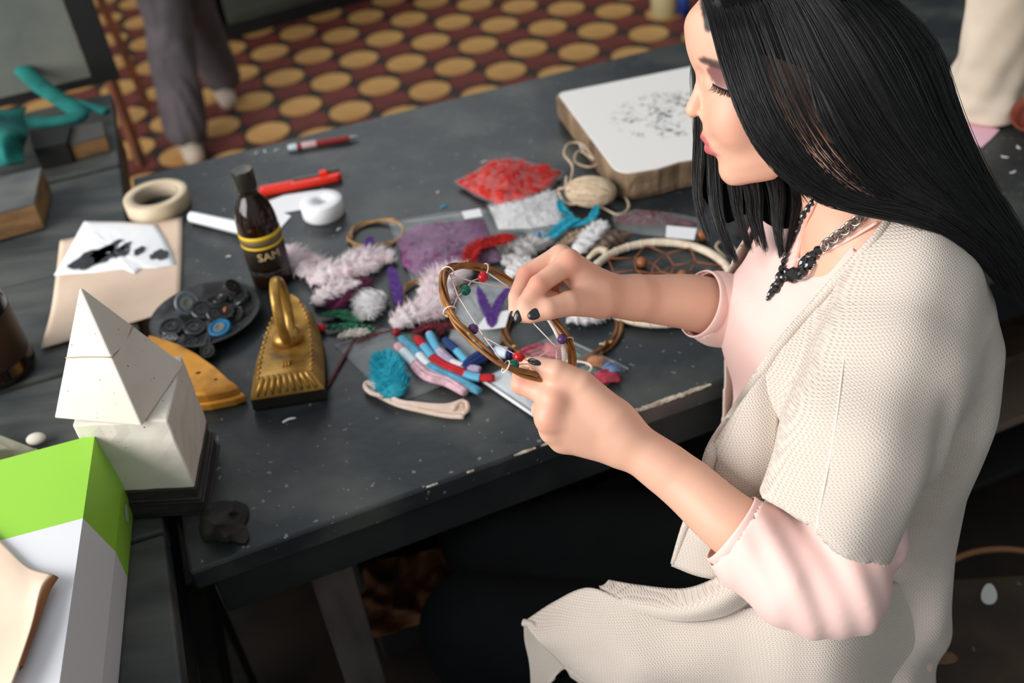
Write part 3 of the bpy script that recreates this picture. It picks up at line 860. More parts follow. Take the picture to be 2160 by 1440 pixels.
# second iron plate
out = [T(x, y) for x, y in [(524, 848), (500, 858), (450, 868), (395, 872), (330, 850), (300, 800), (298, 750), (318, 728), (345, 736), (385, 750), (430, 774), (475, 806), (508, 836)]]
oc = np.mean(out, 0)
def scl(k, z): return [(oc[0] + (p[0] - oc[0]) * k, oc[1] + (p[1] - oc[1]) * k, TZ + z) for p in out]
ip = thing('flat_iron_plate', 'gold painted iron plate without a handle behind the plaster block', 'iron', oc)
mesh_obj('base', *loft_loops([scl(.98, .0008), scl(1.0, .004), scl(.99, .012), scl(.965, .014)]), M_gold2, ip, smooth=False, bevel=.0015)
mesh_obj('upper_step', *loft_loops([scl(.93, .0142), scl(.91, .024), scl(.86, .028), scl(.80, .0285)]), M_gold2, ip, smooth=False, bevel=.0015)
for (x, y, r) in ((418, 786, .004), (455, 800, .003)):
    mesh_obj('rust_spot', *ellipsoid(T(x, y, .0285), (r, r * .8, .0006), nu=10, nv=6), mat('rust', (70, 42, 22), .8), ip)
tag(mesh_obj('cable', *tube(catmull([T(690, 815, .003), T(760, 700, .003), T(800, 690, .003)], 20), .002, 6), mat('red_cable', (110, 44, 44), .5)), 'thin dark red cord running past the gold iron', 'cord')

# balsam bottle
M_label = mat('black_label', (20, 19, 16), .45, c2=(52, 36, 20), vs=26)
M_yellow = mat('yellow_print', (226, 190, 40), .5)
M_goldprint = mat('gold_print', (214, 184, 138), .5)
bc = T(577, 590)
bt = thing('balsam_bottle', 'small dark brown bottle with a black cap and yellow striped label', 'bottle', bc)
HB = height_to(bc, 356)
k_ = HB / .205
prof = [(0, 0), (.028, 0), (.031, .003), (.0315, .010), (.0315, .028), (.0308, .031), (.0315, .034), (.0315, .110), (.0305, .122), (.0265, .140), (.0195, .153), (.0145, .160), (.0130, .166), (.0130, .176)]
mesh_obj('glass_body', *lathe([(r, h * k_) for r, h in prof], bc, 48), mat('bottle_glass', (38, 20, 10), 0.08, trans=.35, spec=.6), bt, autosm=70)
mesh_obj('shiny_band', *lathe([(.0316, .026 * k_), (.0322, .0275 * k_), (.0322, .0325 * k_), (.0316, .034 * k_)], bc, 48, closed_ends=False), M_blackgloss, bt)
mesh_obj('label', *lathe([(.0316, .040 * k_), (.0320, .0405 * k_), (.0320, .099 * k_), (.0316, .0995 * k_)], bc, 48, closed_ends=False), M_label, bt)
for (h0, h1) in ((.0935, .1000), (.0775, .0815)):
    mesh_obj('yellow_band', *lathe([(.0318, h0 * k_), (.0323, h0 * k_ + .0003), (.0323, h1 * k_), (.0318, h1 * k_ + .0003)], bc, 48, closed_ends=False), M_yellow, bt)
mesh_obj('grey_band', *lathe([(.0318, .083 * k_), (.0322, .0832 * k_), (.0322, .0925 * k_), (.0318, .0928 * k_)], bc, 48, closed_ends=False), mat('grey_print', (104, 84, 58), .5), bt)
v_, f_ = text_mesh('SAM', .0185)
an0 = math.atan2(-bc[1], -bc[0]) + .12
vv = []
for x, y, z in v_:
    a = an0 + x * 1.05 / .0323
    vv.append((bc[0] + .0324 * math.cos(a), bc[1] + .0324 * math.sin(a), bc[2] + .064 * k_ + y * 1.0))
lo_ = mesh_obj('lettering', vv, f_, M_goldprint, bt, smooth=False)
mesh_obj('cap', *lathe([(.0148, .170 * k_), (.0155, .171 * k_), (.0162, .176 * k_), (.0162, .200 * k_), (.0150, .204 * k_), (0, .2045 * k_)], bc, 32), mat('cap_black', (34, 33, 24), .35, c2=(92, 82, 44), vs=45, lo=.55, hi=.75), bt, autosm=35)

# white tape, paper strip, paper tube
wt = thing('white_tape', 'small white roll of tape standing flat behind the bottle', 'tape', T(684, 452))
mesh_obj('tape_roll', *lathe(ring_prof(.0365, .0125, .030, .002), T(684, 452, .0005), 48, closed_ends=False), M_whiteplastic, wt, autosm=50)
flat_sheet('loose_end', [(556, 428), (600, 412), (668, 402), (648, 440), (598, 449), (614, 456), (586, 488), (566, 462)], .001, M_white, wt, t=.0008)
pt0, pt1 = T(404, 457, .012), T(512, 482, .012)
tw_ = thing('paper_tube', 'narrow white rolled paper beside the balsam bottle', 'paper roll', T(450, 470))
d_ = (pt1 - pt0); 
mesh_obj('roll', *lathe([(.0085, 0), (.0095, 0), (.0115, np.linalg.norm(d_)), (.0105, np.linalg.norm(d_)), (.0085, .001)], pt0, 24, d_, closed_ends=False), M_white, tw_, autosm=50)

# red cutter
ck = thing('box_cutter', 'bright red plastic box cutter lying behind the white tape', 'cutter', T(640, 395))
ca, cbb = T(549, 410, .002), T(722, 376, .002)
cd = (cbb - ca); cl_ = np.linalg.norm(cd); cd = cd / cl_; cs = np.array([-cd[1], cd[0], 0])
def cpt(s, w, z): q = ca + cd * s * cl_ + cs * w; return (q[0], q[1], TZ + .002 + z)
def cbar(s0, s1, w0, w1, z0_, z1_): return prism([cpt(s0, w0, 0)[:2], cpt(s1, w0, 0)[:2], cpt(s1, w1, 0)[:2], cpt(s0, w1, 0)[:2]], TZ + .002 + z0_, TZ + .002 + z1_)
mesh_obj('handle', *prism([cpt(s, w, 0)[:2] for s, w in ((0, -.011), (.5, -.0105), (.8, -.010), (.95, -.0085), (1.0, -.003), (1.0, .004), (.9, .010), (.5, .0105), (0, .011))], TZ + .001, TZ + .014), M_redplastic, ck, smooth=False, bevel=.003)
mesh_obj('slider_track', *cbar(.42, .74, .002, .0095, .012, .0145), M_blackplastic, ck, smooth=False, bevel=.0008)
mesh_obj('slider_knob', *cbar(.74, .84, .001, .011, .012, .0195), M_redplastic, ck, smooth=False, bevel=.002)
mesh_obj('end_clip', *cbar(.84, .99, .006, .0105, .0125, .0165), M_blackplastic, ck, smooth=False, bevel=.001)
mesh_obj('grip_ridge', *cbar(.05, .38, -.004, .004, .012, .0138), M_redplastic, ck, smooth=False, bevel=.001)
# red pen
pa, pb_ = T(607, 312, .007), T(756, 288, .007)
pd = pb_ - pa; pl_ = np.linalg.norm(pd)
pn = thing('red_pen', 'dark red pen with a clear end at the back edge of the table', 'pen', T(680, 300))
mesh_obj('barrel', *lathe([(.0062, .13 * pl_), (.0066, .15 * pl_), (.0062, .82 * pl_), (.005, .88 * pl_)], pa, 20, pd), mat('pen_red', (126, 38, 40), .35), pn, autosm=40)
mesh_obj('clear_end', *lathe([(0, 0), (.005, .005 * pl_), (.0066, .04 * pl_), (.0066, .13 * pl_)], pa, 20, pd), mat('pen_clear', (206, 220, 228), .15, trans=.3), pn, autosm=40)
mesh_obj('metal_tip', *lathe([(.0048, .88 * pl_), (.003, .95 * pl_), (.0012, pl_), (0, pl_)], pa, 16, pd), mat('steel', (180, 180, 178), .3, metal=.9), pn, autosm=40)
mesh_obj('print_band', *lathe([(.0066, .2 * pl_), (.00675, .205 * pl_), (.00675, .40 * pl_), (.0066, .405 * pl_)], pa, 20, pd, closed_ends=False), mat('pen_print', (190, 160, 160), .4), pn)
# ================================================================ craft supplies in the middle of the table
M_rattan = mat('pale_rattan', (190, 148, 98), .55, c2=(160, 116, 70), vs=60)
M_willow = mat('willow_bark', (126, 82, 42), .4, c2=(88, 54, 26), vs=45, lo=.3, hi=.7, bump=.2, bs=150)
M_willowpale = mat('willow_bud', (190, 142, 72), .45)
M_pinkf = mat('pale_pink_down', (255, 249, 248), .95, c2=(254, 240, 243), vs=25)
M_whitef = mat('white_down', (250, 248, 248), .95)
M_magf = mat('magenta_plume', (138, 56, 104), .8, c2=(100, 34, 72), vs=40)
M_purpf = mat('purple_plume', (128, 84, 178), .7, c2=(98, 58, 144), vs=60)
M_greenf = mat('green_plume', (70, 160, 120), .7, c2=(40, 110, 78), vs=60)
M_greenspot = mat('green_spotted_plume', (60, 140, 100), .8, c2=(24, 50, 40), vs=160, lo=.45, hi=.55)
M_turqf = mat('turquoise_plume', (70, 206, 226), .8, c2=(40, 184, 208), vs=40)
M_redf = mat('red_plume', (214, 50, 44), .8, c2=(180, 34, 34), vs=40)
M_redbag = mat('red_down', (244, 74, 60), .85, c2=(224, 50, 44), vs=30)
M_greyf = mat('grey_white_plume', (226, 222, 220), .9, c2=(120, 112, 106), vs=40, lo=.5, hi=.68)
M_brownf = mat('brown_fur', (120, 100, 84), .9, c2=(70, 58, 50), vs=50)
M_dkredf = mat('dark_red_plume', (120, 30, 44), .8, c2=(80, 20, 34), vs=80)
M_lilac = mat('lilac_down', (184, 118, 172), .85, c2=(140, 76, 130), vs=22, lo=.3, hi=.7)
M_film = film_mat('clear_bag_film', a=0.10)
M_filmdense = film_mat('cloudy_bag_film', (215, 220, 222), a=0.28)
M_redbead = mat('red_bead', (206, 26, 34), .18, spec=.6)
M_greenbead = mat('green_bead', (10, 104, 84), .18, spec=.6)
M_purpbead = mat('purple_bead', (84, 54, 104), .3, spec=.5)
M_bluebead = mat('blue_bead', (20, 120, 178), .25)
M_woodbead = mat('wooden_bead', (146, 86, 44), .45)
M_twine = mat('hemp_twine', (206, 186, 160), .85, c2=(184, 160, 132), vs=120)
M_suede = mat('suede_wrap', (224, 208, 186), .85, c2=(206, 188, 164), vs=90)
M_webcord = mat('brown_web_cord', (150, 84, 50), .7)
M_threadw = mat('white_thread', (238, 218, 210), .7)

def make_downy(m, k=.45):
    """thin down lets light through: mix a translucent lobe into the material"""
    nt = m.node_tree; b = nt.nodes['Principled BSDF']; tr = nt.nodes.new('ShaderNodeBsdfTranslucent'); mx = nt.nodes.new('ShaderNodeMixShader')
    mx.inputs[0].default_value = k
    if b.inputs['Base Color'].links: nt.links.new(b.inputs['Base Color'].links[0].from_socket, tr.inputs['Color'])
    else: tr.inputs['Color'].default_value = b.inputs['Base Color'].default_value
    nt.links.new(b.outputs[0], mx.inputs[1]); nt.links.new(tr.outputs[0], mx.inputs[2]); nt.links.new(mx.outputs[0], nt.nodes['Material Output'].inputs['Surface'])
for m_ in (M_pinkf, M_whitef, M_magf, M_purpf, M_greenf, M_turqf, M_redf, M_redbag, M_greyf, M_lilac): make_downy(m_)
# hoops lying flat
twig_ring('wicker_hoop', 'small pale wicker hoop behind the pink feathers, beside the lilac bag', T(792, 492, .006), .043, M_rattan, r=.0030, seed=2, strands=2, bud_mat=M_rattan)
twig_ring('wicker_hoop', 'small pale wicker hoop half under the pink plumes near the purple feather', T(906, 618, .006), .042, M_rattan, r=.0027, seed=3, strands=2, bud_mat=M_rattan)
twig_ring('willow_hoop', 'large willow hoop lying on the table under the hands', T(1185, 690, .006), .080, M_willow, r=.0040, seed=4, strands=3, bud_mat=M_willowpale)

# big suede wrapped dreamcatcher with brown web
dc = T(1392, 592, .008)
dth = thing('dreamcatcher', 'large suede wrapped dreamcatcher with brown web, behind the raised hand', 'dreamcatcher', dc)
RD = .104
mesh_obj('hoop', *torus_geo(dc, RD, .0062, seg=64, rs=10), M_suede, dth)
for k in range(30):
    a = 2 * math.pi * k / 30
    mesh_obj('wrap_turn', *torus_geo(dc + RD * np.array([math.cos(a), math.sin(a), 0]), .0058, .0012, (-math.sin(a), math.cos(a), .25), 12, 5), M_suede, dth)
prev = None
lev = []
nweb = 9
for l, rr_ in enumerate((RD - .005, .072, .045, .022)):
    lev.append([dc + rr_ * np.array([math.cos(2 * math.pi * (k + .5 * l) / nweb + .2), math.sin(2 * math.pi * (k + .5 * l) / nweb + .2), 0]) for k in range(nweb)])
for l in range(3):
    for k in range(nweb):
        for kk in ((k, (k + (0 if True else 0))), (k, (k - 1) % nweb)):
            a, b = lev[l + 1][kk[0]], lev[l][(kk[1] + 1) % nweb if l == -1 else kk[1]]
        a = lev[l + 1][k]
        mesh_obj('web_cord', *tube([lev[l][k], (lev[l][k] + a) / 2, a], .0010, 5), M_webcord, dth)
        mesh_obj('web_cord', *tube([lev[l][(k + 1) % nweb], (lev[l][(k + 1) % nweb] + a) / 2, a], .0010, 5), M_webcord, dth)
mesh_obj('centre_ring', *torus_geo(dc, .022, .0012, seg=18, rs=5), M_webcord, dth)
for (x, y) in ((1354, 553), (1440, 580)):
    mesh_obj('wooden_bead', *ellipsoid(T(x, y, .008), (.0085, .0085, .008)), M_woodbead, dth)
mesh_obj('forked_stub', *tube(catmull([T(1282, 530, .009), T(1262, 528, .010), T(1240, 545, .008)], 8), [.006] * 4 + [.005, .005, .004, .003], 8), M_suede, dth)
mesh_obj('hanging_cord', *tube(catmull([T(1532, 545, .006), T(1510, 520, .006), T(1530, 508, .006), T(1560, 530, .006), T(1600, 502, .006), T(1640, 490, .006)], 30), .0022, 6), M_twine, dth)

# pale pink and white plumes
def F(label, px, width, m, h=.006, **k):
    return feather('feather', label, [T(x, y, h) for x, y in px], width, m, **k)
GP = 'plumes scattered on the table'
F('pale pink fluffy plume touching the balsam bottle', [(600, 530), (640, 560), (700, 580)], .034, M_pinkf, n=1092, fluff=.9, seed=1, group=GP, w=.00062)
F('pale pink plume lying across the middle of the feather heap', [(650, 595), (720, 575), (800, 560)], .034, M_pinkf, n=1144, fluff=.8, seed=2, group=GP, w=.00062)
F('pale pink plume under the purple feather tip', [(715, 560), (770, 545), (832, 548)], .028, M_pinkf, n=884, fluff=.8, seed=3, group=GP, w=.00062)
F('pale pink plume in front of the heap, left of the magenta one', [(665, 645), (700, 620), (760, 600)], .024, M_pinkf, n=780, fluff=.8, seed=4, group=GP, w=.00062)
F('white round plume touching the green feathers', [(808, 622), (785, 640), (775, 672)], .030, M_whitef, n=1092, fluff=.85, seed=5, group=GP, w=.00062)
F('pale pink plume stretched along the thread skeins', [(830, 690), (880, 665), (945, 660)], .030, M_pinkf, n=1196, fluff=.9, seed=6, group=GP, w=.00062)
F('pale pink plume inside the held hoop outline', [(905, 640), (930, 600), (985, 575)], .036, M_pinkf, n=1196, fluff=.9, seed=7, group=GP, w=.00062)
F('pale pink plume beside the small purple feather and hoop', [(880, 680), (915, 640), (950, 625)], .028, M_pinkf, n=832, fluff=.9, seed=8, group=GP, w=.00062)
F('magenta feather lying on the pale plumes', [(788, 590), (740, 610), (700, 650)], .031, M_magf, n=1092, fluff=.35, seed=9, group=GP, w=.00062)
F('short purple feather tip poking through the wicker hoop', [(775, 548), (777, 524), (781, 500)], .014, M_purpf, n=320, fluff=.1, seed=10, group=GP, h=.014, ang=.55, w=.0009)
F('long purple feather pointing at the front of the table', [(843, 648), (836, 610), (824, 565)], .017, M_purpf, n=512, fluff=.1, seed=11, group=GP, h=.012, ang=.5, base_w=.5, w=.0009)
F('green spotted feather with a smooth tip', [(675, 664), (710, 664), (765, 676)], .019, M_greenf, n=480, fluff=.15, seed=12, group=GP, ang=.5)
F('long green feather just behind the red bead', [(682, 692), (730, 690), (790, 696)], .016, M_greenspot, n=480, fluff=.15, seed=13, group=GP, ang=.5)
F('cream down feather with a dark base near the clear bag', [(712, 712), (740, 706), (780, 700)], .012, mat('cream_down', (214, 208, 196), .9), n=352, fluff=.5, seed=14, group=GP)
F('dark red slim feather under the clear bag mouth', [(752, 722), (790, 706), (850, 692)], .006, M_dkredf, n=320, fluff=.15, seed=15, group=GP, ang=.3)
F('turquoise fluffy plume on the empty clear bag', [(838, 838), (822, 800), (806, 748)], .030, M_turqf, n=1612, fluff=.8, seed=16, group=GP, h=.008, w=.00062)
F('turquoise plume beside the ball of twine', [(1152, 508), (1190, 478), (1215, 462)], .017, M_turqf, n=1092, fluff=.4, seed=17, group=GP, h=.012, w=.00062)
F('curled turquoise feather tip under the twine', [(1195, 480), (1245, 462), (1262, 425)], .010, M_turqf, n=416, fluff=.3, seed=18, group=GP, h=.012)
F('turquoise feather loop at the edge of the white bag', [(1180, 420), (1186, 442), (1205, 455)], .010, M_turqf, n=320, fluff=.3, seed=19, group=GP, h=.012)
F('red feather lying on the lilac bag', [(985, 568), (1000, 530), (1040, 512), (1085, 502)], .022, M_redf, n=672, fluff=.35, seed=20, group=GP, h=.016)
F('white speckled feather behind the raised hand', [(1068, 560), (1105, 530), (1160, 505)], .028, M_greyf, n=1092, fluff=.7, seed=21, group=GP, h=.008, w=.00062)
F('white downy feather just under the raised hand', [(1075, 585), (1095, 570), (1120, 555)], .022, M_whitef, n=780, fluff=.8, seed=22, group=GP, h=.008, w=.00062)
F('white fur tuft beside the turquoise plume', [(1215, 535), (1245, 505), (1275, 470)], .022, M_whitef, n=1092, fluff=.8, seed=23, group=GP, h=.010, w=.00062)
F('brown grey fur tuft near the big dreamcatcher', [(1255, 530), (1290, 510), (1325, 495)], .020, M_brownf, n=1092, fluff=.7, seed=24, group=GP, h=.008, w=.00062)
F('light brown fur tuft under the turquoise plume', [(1175, 525), (1205, 505), (1240, 485)], .013, mat('tan_fur', (166, 140, 116), .9), n=416, fluff=.6, seed=25, group=GP, h=.008)
F('white fluffy feather lying inside the willow hoop', [(1195, 672), (1240, 668), (1285, 662)], .022, M_whitef, n=1092, fluff=.8, seed=26, group=GP, h=.008, w=.00062)
F('dark red feather curling between the skeins and plumes', [(868, 704), (900, 690), (940, 685)], .010, M_dkredf, n=352, fluff=.4, seed=27, group=GP)
F('crimson feather under the pale pink plumes', [(985, 690), (945, 690), (925, 705)], .010, M_dkredf, n=352, fluff=.4, seed=28, group=GP)
bead('bead', 'small red bead at the end of the green feathers', T(677, 691, .007), .0072, M_redbead)
bead('bead', 'bright blue bead beside the turquoise plume', T(1136, 501, .010), .010, M_bluebead)
bead('bead', 'dark red bead at the mouth of the clear bag', T(836, 700, .008), .0065, mat('dark_red_bead', (150, 26, 34), .3))

# clear bags and what is in them
def bag(label, px, h, puff, m, seed=1, lab_px=None, lab_h=.004, strip=None):
    c = np.mean([T(x, y) for x, y in px], 0)
    th = thing('clear_bag', label, 'bag', (c[0], c[1], TZ + h))
    mesh_obj('film', *pillow(px, h, puff, wob=puff * .10, seed=seed), m, th)
    if lab_px: flat_sheet('paper_label', lab_px, lab_h, M_white, th, t=.0006)
    if strip: 
        a, b = T(*strip[0], h + .002), T(*strip[1], h + .002)
        mesh_obj('zip_strip', *tube(catmull([a, (a + b) / 2, b], 6), .0014, 6), M_filmdense, th)
    return th
def mound(name, label, px, h, puff, m, seed=1, cat='feathers', n=420, w=.0013):
    """packed plumes pressed flat: a lumpy pad with barbs on it"""
    rr = random.Random(seed)
    c = np.mean([T(x, y) for x, y in px], 0)
    th = thing(name, label, cat, (c[0], c[1], TZ + h))
    v, f = pillow(px, h, puff, wob=puff * .25, seed=seed)
    mesh_obj('packed_mass', v, f, m, th)
    V = np.array(v); top = V[V[:, 2] > TZ + h + puff * .25]
    g = np.random.default_rng(seed + 300); n *= 2
    q = top[g.integers(0, len(top), n)]; a = g.uniform(0, 6.28, n); L = g.uniform(.010, .022, n)
    tip = q + np.stack([np.cos(a) * L, np.sin(a) * L, g.uniform(0, .002, n)], 1)
    bv, bf = barbs_geo(q, tip, np.full(n, w * .6), g.uniform(-1, 1, (n, 3)) * [.004, .004, .001], np.stack([g.uniform(-.4, .4, n), g.uniform(-.4, .4, n), np.ones(n)], 1))
    o = mesh_obj('barbs', bv, bf, m, th); o['kind'] = 'stuff'
    return th
mound('packed_feathers', 'lilac purple feathers packed in the large clear bag', [(838, 505), (880, 475), (1020, 462), (1050, 530), (1060, 548), (1000, 556), (880, 582), (850, 560)], .004, .008, M_lilac, seed=3)
bag('large clear bag of lilac feathers with a white label', [(818, 467), (920, 450), (1022, 440), (1046, 490), (1070, 550), (990, 562), (868, 592), (842, 530)], .003, .016, M_film, 5, [(974, 447), (1012, 440), (1018, 456), (980, 462)], .021, ((822, 472), (1026, 446)))
mound('packed_feathers', 'bright red feathers in the bag beside the stone slab', [(962, 384), (1000, 368), (1035, 342), (1082, 337), (1140, 352), (1186, 362), (1160, 392), (1110, 418), (1062, 434), (1010, 412)], .010, .014, M_redbag, seed=6, n=520)
bag('clear bag of bright red feathers lying on the white one', [(956, 383), (996, 364), (1035, 338), (1088, 332), (1140, 347), (1192, 362), (1165, 396), (1115, 422), (1062, 438), (1005, 416)], .008, .020, M_film, 7)
mound('packed_feathers', 'white feathers in the bag under the red ones', [(1030, 432), (1062, 440), (1115, 424), (1170, 402), (1192, 440), (1190, 470), (1120, 482), (1052, 484)], .002, .009, M_whitef, seed=8)
bag('clear bag of white feathers under the red feather bag', [(1024, 430), (1062, 442), (1115, 426), (1172, 398), (1200, 440), (1198, 476), (1120, 490), (1048, 492)], .001, .015, M_film, 9)
mound('packed_feathers', 'dark red feathers in the slim bag by the stone slab', [(1298, 458), (1340, 452), (1400, 458), (1470, 470), (1468, 478), (1400, 474), (1340, 474), (1302, 472)], .003, .007, M_dkredf, seed=10, n=200)
bag('slim clear bag with dark red feathers and white label', [(1290, 450), (1340, 442), (1420, 450), (1482, 462), (1476, 508), (1400, 500), (1330, 492), (1296, 480)], .002, .012, M_film, 11, [(1406, 476), (1470, 482), (1464, 506), (1404, 500)], .016)
mound('packed_feathers', 'dark red feather bundle right of the white bag label', [(1560, 478), (1590, 486), (1612, 500), (1600, 508), (1570, 498)], .003, .006, M_dkredf, seed=12, n=120)
bead('bead', 'wooden bead at the end of the slim red bag', T(1482, 496, .010), .010, M_woodbead)
bag('empty clear bag with a dark base near the blue bead', [(1102, 484), (1160, 476), (1185, 490), (1160, 520), (1122, 516)], .001, .006, M_film, 13)
bag('empty clear bag with the turquoise plume on it', [(704, 728), (752, 708), (800, 690), (880, 706), (930, 762), (962, 800), (900, 828), (832, 852), (768, 790)], .001, .005, M_film, 14, None, 0, ((708, 730), (800, 694)))
bag('grey clear bag with two purple feathers under the held hoop', [(962, 610), (1020, 592), (1090, 600), (1086, 660), (1072, 700), (1040, 748), (1022, 768), (970, 752), (945, 720), (960, 660)], .002, .010, M_filmdense, 15)
flat_sheet('paper_label', [(1003, 696), (1026, 664), (1076, 654), (1066, 690), (1040, 694)], .0135, M_white).__setitem__('label', 'white paper tag on the grey feather bag')
bpy.data.objects['paper_label.003' if 'paper_label.003' in bpy.data.objects else 'paper_label'].name
for o in [o for o in bpy.data.objects if o.name.startswith('paper_label') and o.parent is None]:
    o['category'] = 'tag'
def ribbon(label, px, w, m, h=.0145):
    pts = catmull([T(x, y, h) for x, y in px], 14)
    t, n_, b = frames(pts, (0, 0, 1))
    v = []; 
    for k in range(14):
        u = k / 13; ww = w * (1 - .75 * max(0, u - .35) / .65)
        v += [pts[k] - b[k] * ww, pts[k] + np.array([0, 0, .002 * math.sin(3 * u)]), pts[k] + b[k] * ww]
    f = []
    for k in range(13):
        for j in range(2): f.append((3 * k + j, 3 * k + j + 1, 3 * k + j + 4, 3 * k + j + 3))
    return tag(mesh_obj('ribbon', v, f, m, None, solid=.0008), label, 'ribbon', 'purple ribbons on the grey bag')
F('left purple feather on the grey clear bag', [(1036, 690), (1030, 662), (1020, 636), (1008, 604)], .014, M_purpf, n=520, fluff=.15, seed=31, group=GP, h=.015, ang=.5, base_w=.15, w=.0009)
F('right purple feather on the grey clear bag', [(1038, 690), (1043, 664), (1056, 634), (1074, 604)], .014, M_purpf, n=520, fluff=.15, seed=32, group=GP, h=.015, ang=.5, base_w=.15, w=.0009)

# bag of coloured threads
tb_cols = [((1126, 752), 34, 22, (206, 84, 104), 'pink thread bundle in the colourful bag'), ((1168, 742), 22, 14, (214, 110, 120), 'rose thread bundle in the colourful bag'),
           ((1212, 758), 17, 13, (94, 168, 138), 'mint thread bundle in the colourful bag'), ((1256, 764), 15, 10, (214, 130, 60), 'orange thread bundle in the colourful bag'),
           ((1240, 790), 17, 12, (44, 120, 98), 'green thread bundle in the colourful bag'), ((1276, 798), 26, 12, (190, 64, 84), 'crimson thread bundle in the colourful bag'),
           ((1290, 780), 14, 10, (110, 140, 184), 'blue thread bundle in the colourful bag'), ((1190, 778), 20, 12, (206, 190, 178), 'cream thread bundle in the colourful bag'), ((1150, 780), 22, 12, (196, 96, 110), 'coral thread bundle in the colourful bag')]
for k, ((x, y), rx, ry, c_, lab) in enumerate(tb_cols):
    c = T(x, y, .006); sc = 1.5 / FPX
    th = thing('thread_bundle', lab, 'thread', c, 'threads in the colourful bag')
    m_ = mat('thread_' + str(k), c_, .8, c2=zcol(c_, .75), vs=120)
    rr = random.Random(k); an = rr.uniform(-.6, .6)
    for j in range(5):
        o_ = (j - 2) * ry * sc * .55
        d = np.array([math.cos(an), math.sin(an), 0]); s_ = np.array([-d[1], d[0], 0])
        pts = catmull([c + s_ * o_ - d * rx * sc, c + s_ * (o_ + rr.uniform(-.002, .002)) + [0, 0, .003], c + s_ * o_ + d * rx * sc], 9)
        mesh_obj('strand', *tube(pts, .0032, 7), m_, th)
bag('clear bag full of coloured thread bundles', [(1096, 748), (1135, 722), (1172, 704), (1250, 738), (1326, 776), (1290, 806), (1256, 832), (1180, 818), (1100, 796)], .001, .020, M_film, 16, None, 0, ((1175, 706), (1325, 778)))
tag(mesh_obj('elastic_loop', *tube(catmull([T(1190, 760, .022), T(1232, 764, .022), T(1248, 774, .022), T(1240, 786, .022), T(1222, 796, .022)], 20), .0013, 6), M_threadw), 'white elastic loop on the bag of coloured threads', 'cord')
# white flat packet
wk = bag('flat white packet with a bright edge under the near hand', [(1014, 800), (1066, 776), (1108, 800), (1150, 830), (1142, 886), (1080, 842)], .001, .005, mat('white_packet', (214, 218, 220), .35, c2=(190, 196, 200), vs=14), 17)
mesh_obj('bright_edge', *tube([T(1014, 800, .004), T(1078, 843, .004), T(1142, 886, .004)], .0024, 8), M_whiteplastic, wk)

# thread skeins
def skein(label, px, r, c_, bands=(), seed=1, h=.009, loop=True):
    m_ = mat('skein', c_, .75, c2=zcol(c_, .82), vs=90)
    pts = catmull([T(x, y, h) for x, y in px], 30)
    t, n_, b = frames(pts, (0, 0, 1))
    th = thing('thread_skein', label, 'skein', pts[0], 'embroidery skeins in front of the plumes')
    rr = random.Random(seed)
    u = np.linspace(0, 1, 30)
    pinch = np.ones(30)
    for (b0, b1, _) in bands: pinch *= 1 - .28 * np.exp(-((u - (b0 + b1) / 2) / ((b1 - b0) * .55)) ** 4)
    for j in range(7):
        a = 2 * math.pi * j / 7
        off = b * (math.cos(a) * r * .72 * pinch)[:, None] + np.array([0, 0, 1.0]) * (math.sin(a) * r * .45 * pinch)[:, None]
        off *= (np.sin(np.pi * np.clip(u * .94 + .03, 0, 1)) ** .35)[:, None]
        mesh_obj('strand', *tube(pts + off, r * .42 * pinch, 7), m_, th)
    for (b0, b1, bc_) in bands:
        i0, i1 = int(b0 * 29), int(b1 * 29)
        mesh_obj('paper_band', *tube(pts[i0:i1 + 1], r * .92, 14, cap=False, flat=.78, up=(0, 0, 1)), mat('paper_band', bc_, .5), th)
    return th
LBL = (96, 176, 208)
skein('pink thread skein nearest the front with a pale paper band', [(838, 728), (862, 752), (900, 790), (945, 805), (982, 828)], .0085, (232, 188, 198), ((.16, .36, (206, 220, 226)),), 1)
skein('light blue thread skein between the pink and red ones', [(846, 712), (880, 745), (912, 778), (960, 800), (1012, 826)], .0075, LBL, ((.28, .45, (222, 232, 236)),), 2)
skein('red thread skein with light blue paper bands', [(880, 712), (900, 738), (925, 765), (965, 783), (1000, 795), (1042, 797)], .0075, (212, 28, 40), ((.16, .34, LBL), (.70, .88, LBL)), 3)
skein('lavender thread skein with a white band behind the red one', [(905, 702), (922, 735), (950, 762), (985, 775), (1012, 780)], .0070, (206, 190, 220), ((.05, .28, LBL), (.52, .74, (226, 228, 232))), 4)
skein('dark blue thread skein with a light blue band', [(938, 716), (962, 738), (985, 762), (1000, 770)], .0065, (34, 66, 130), ((.35, .75, LBL),), 5)
skein('navy thread skein next to the held hoop', [(978, 778), (1005, 758), (1040, 742), (1078, 745)], .0100, (26, 52, 116), ((.72, .95, (214, 228, 238)),), 6)
skein('orange brown thread skein under the dark blue ones', [(950, 760), (975, 770), (998, 785)], .0050, (156, 88, 40), (), 7, h=.004)
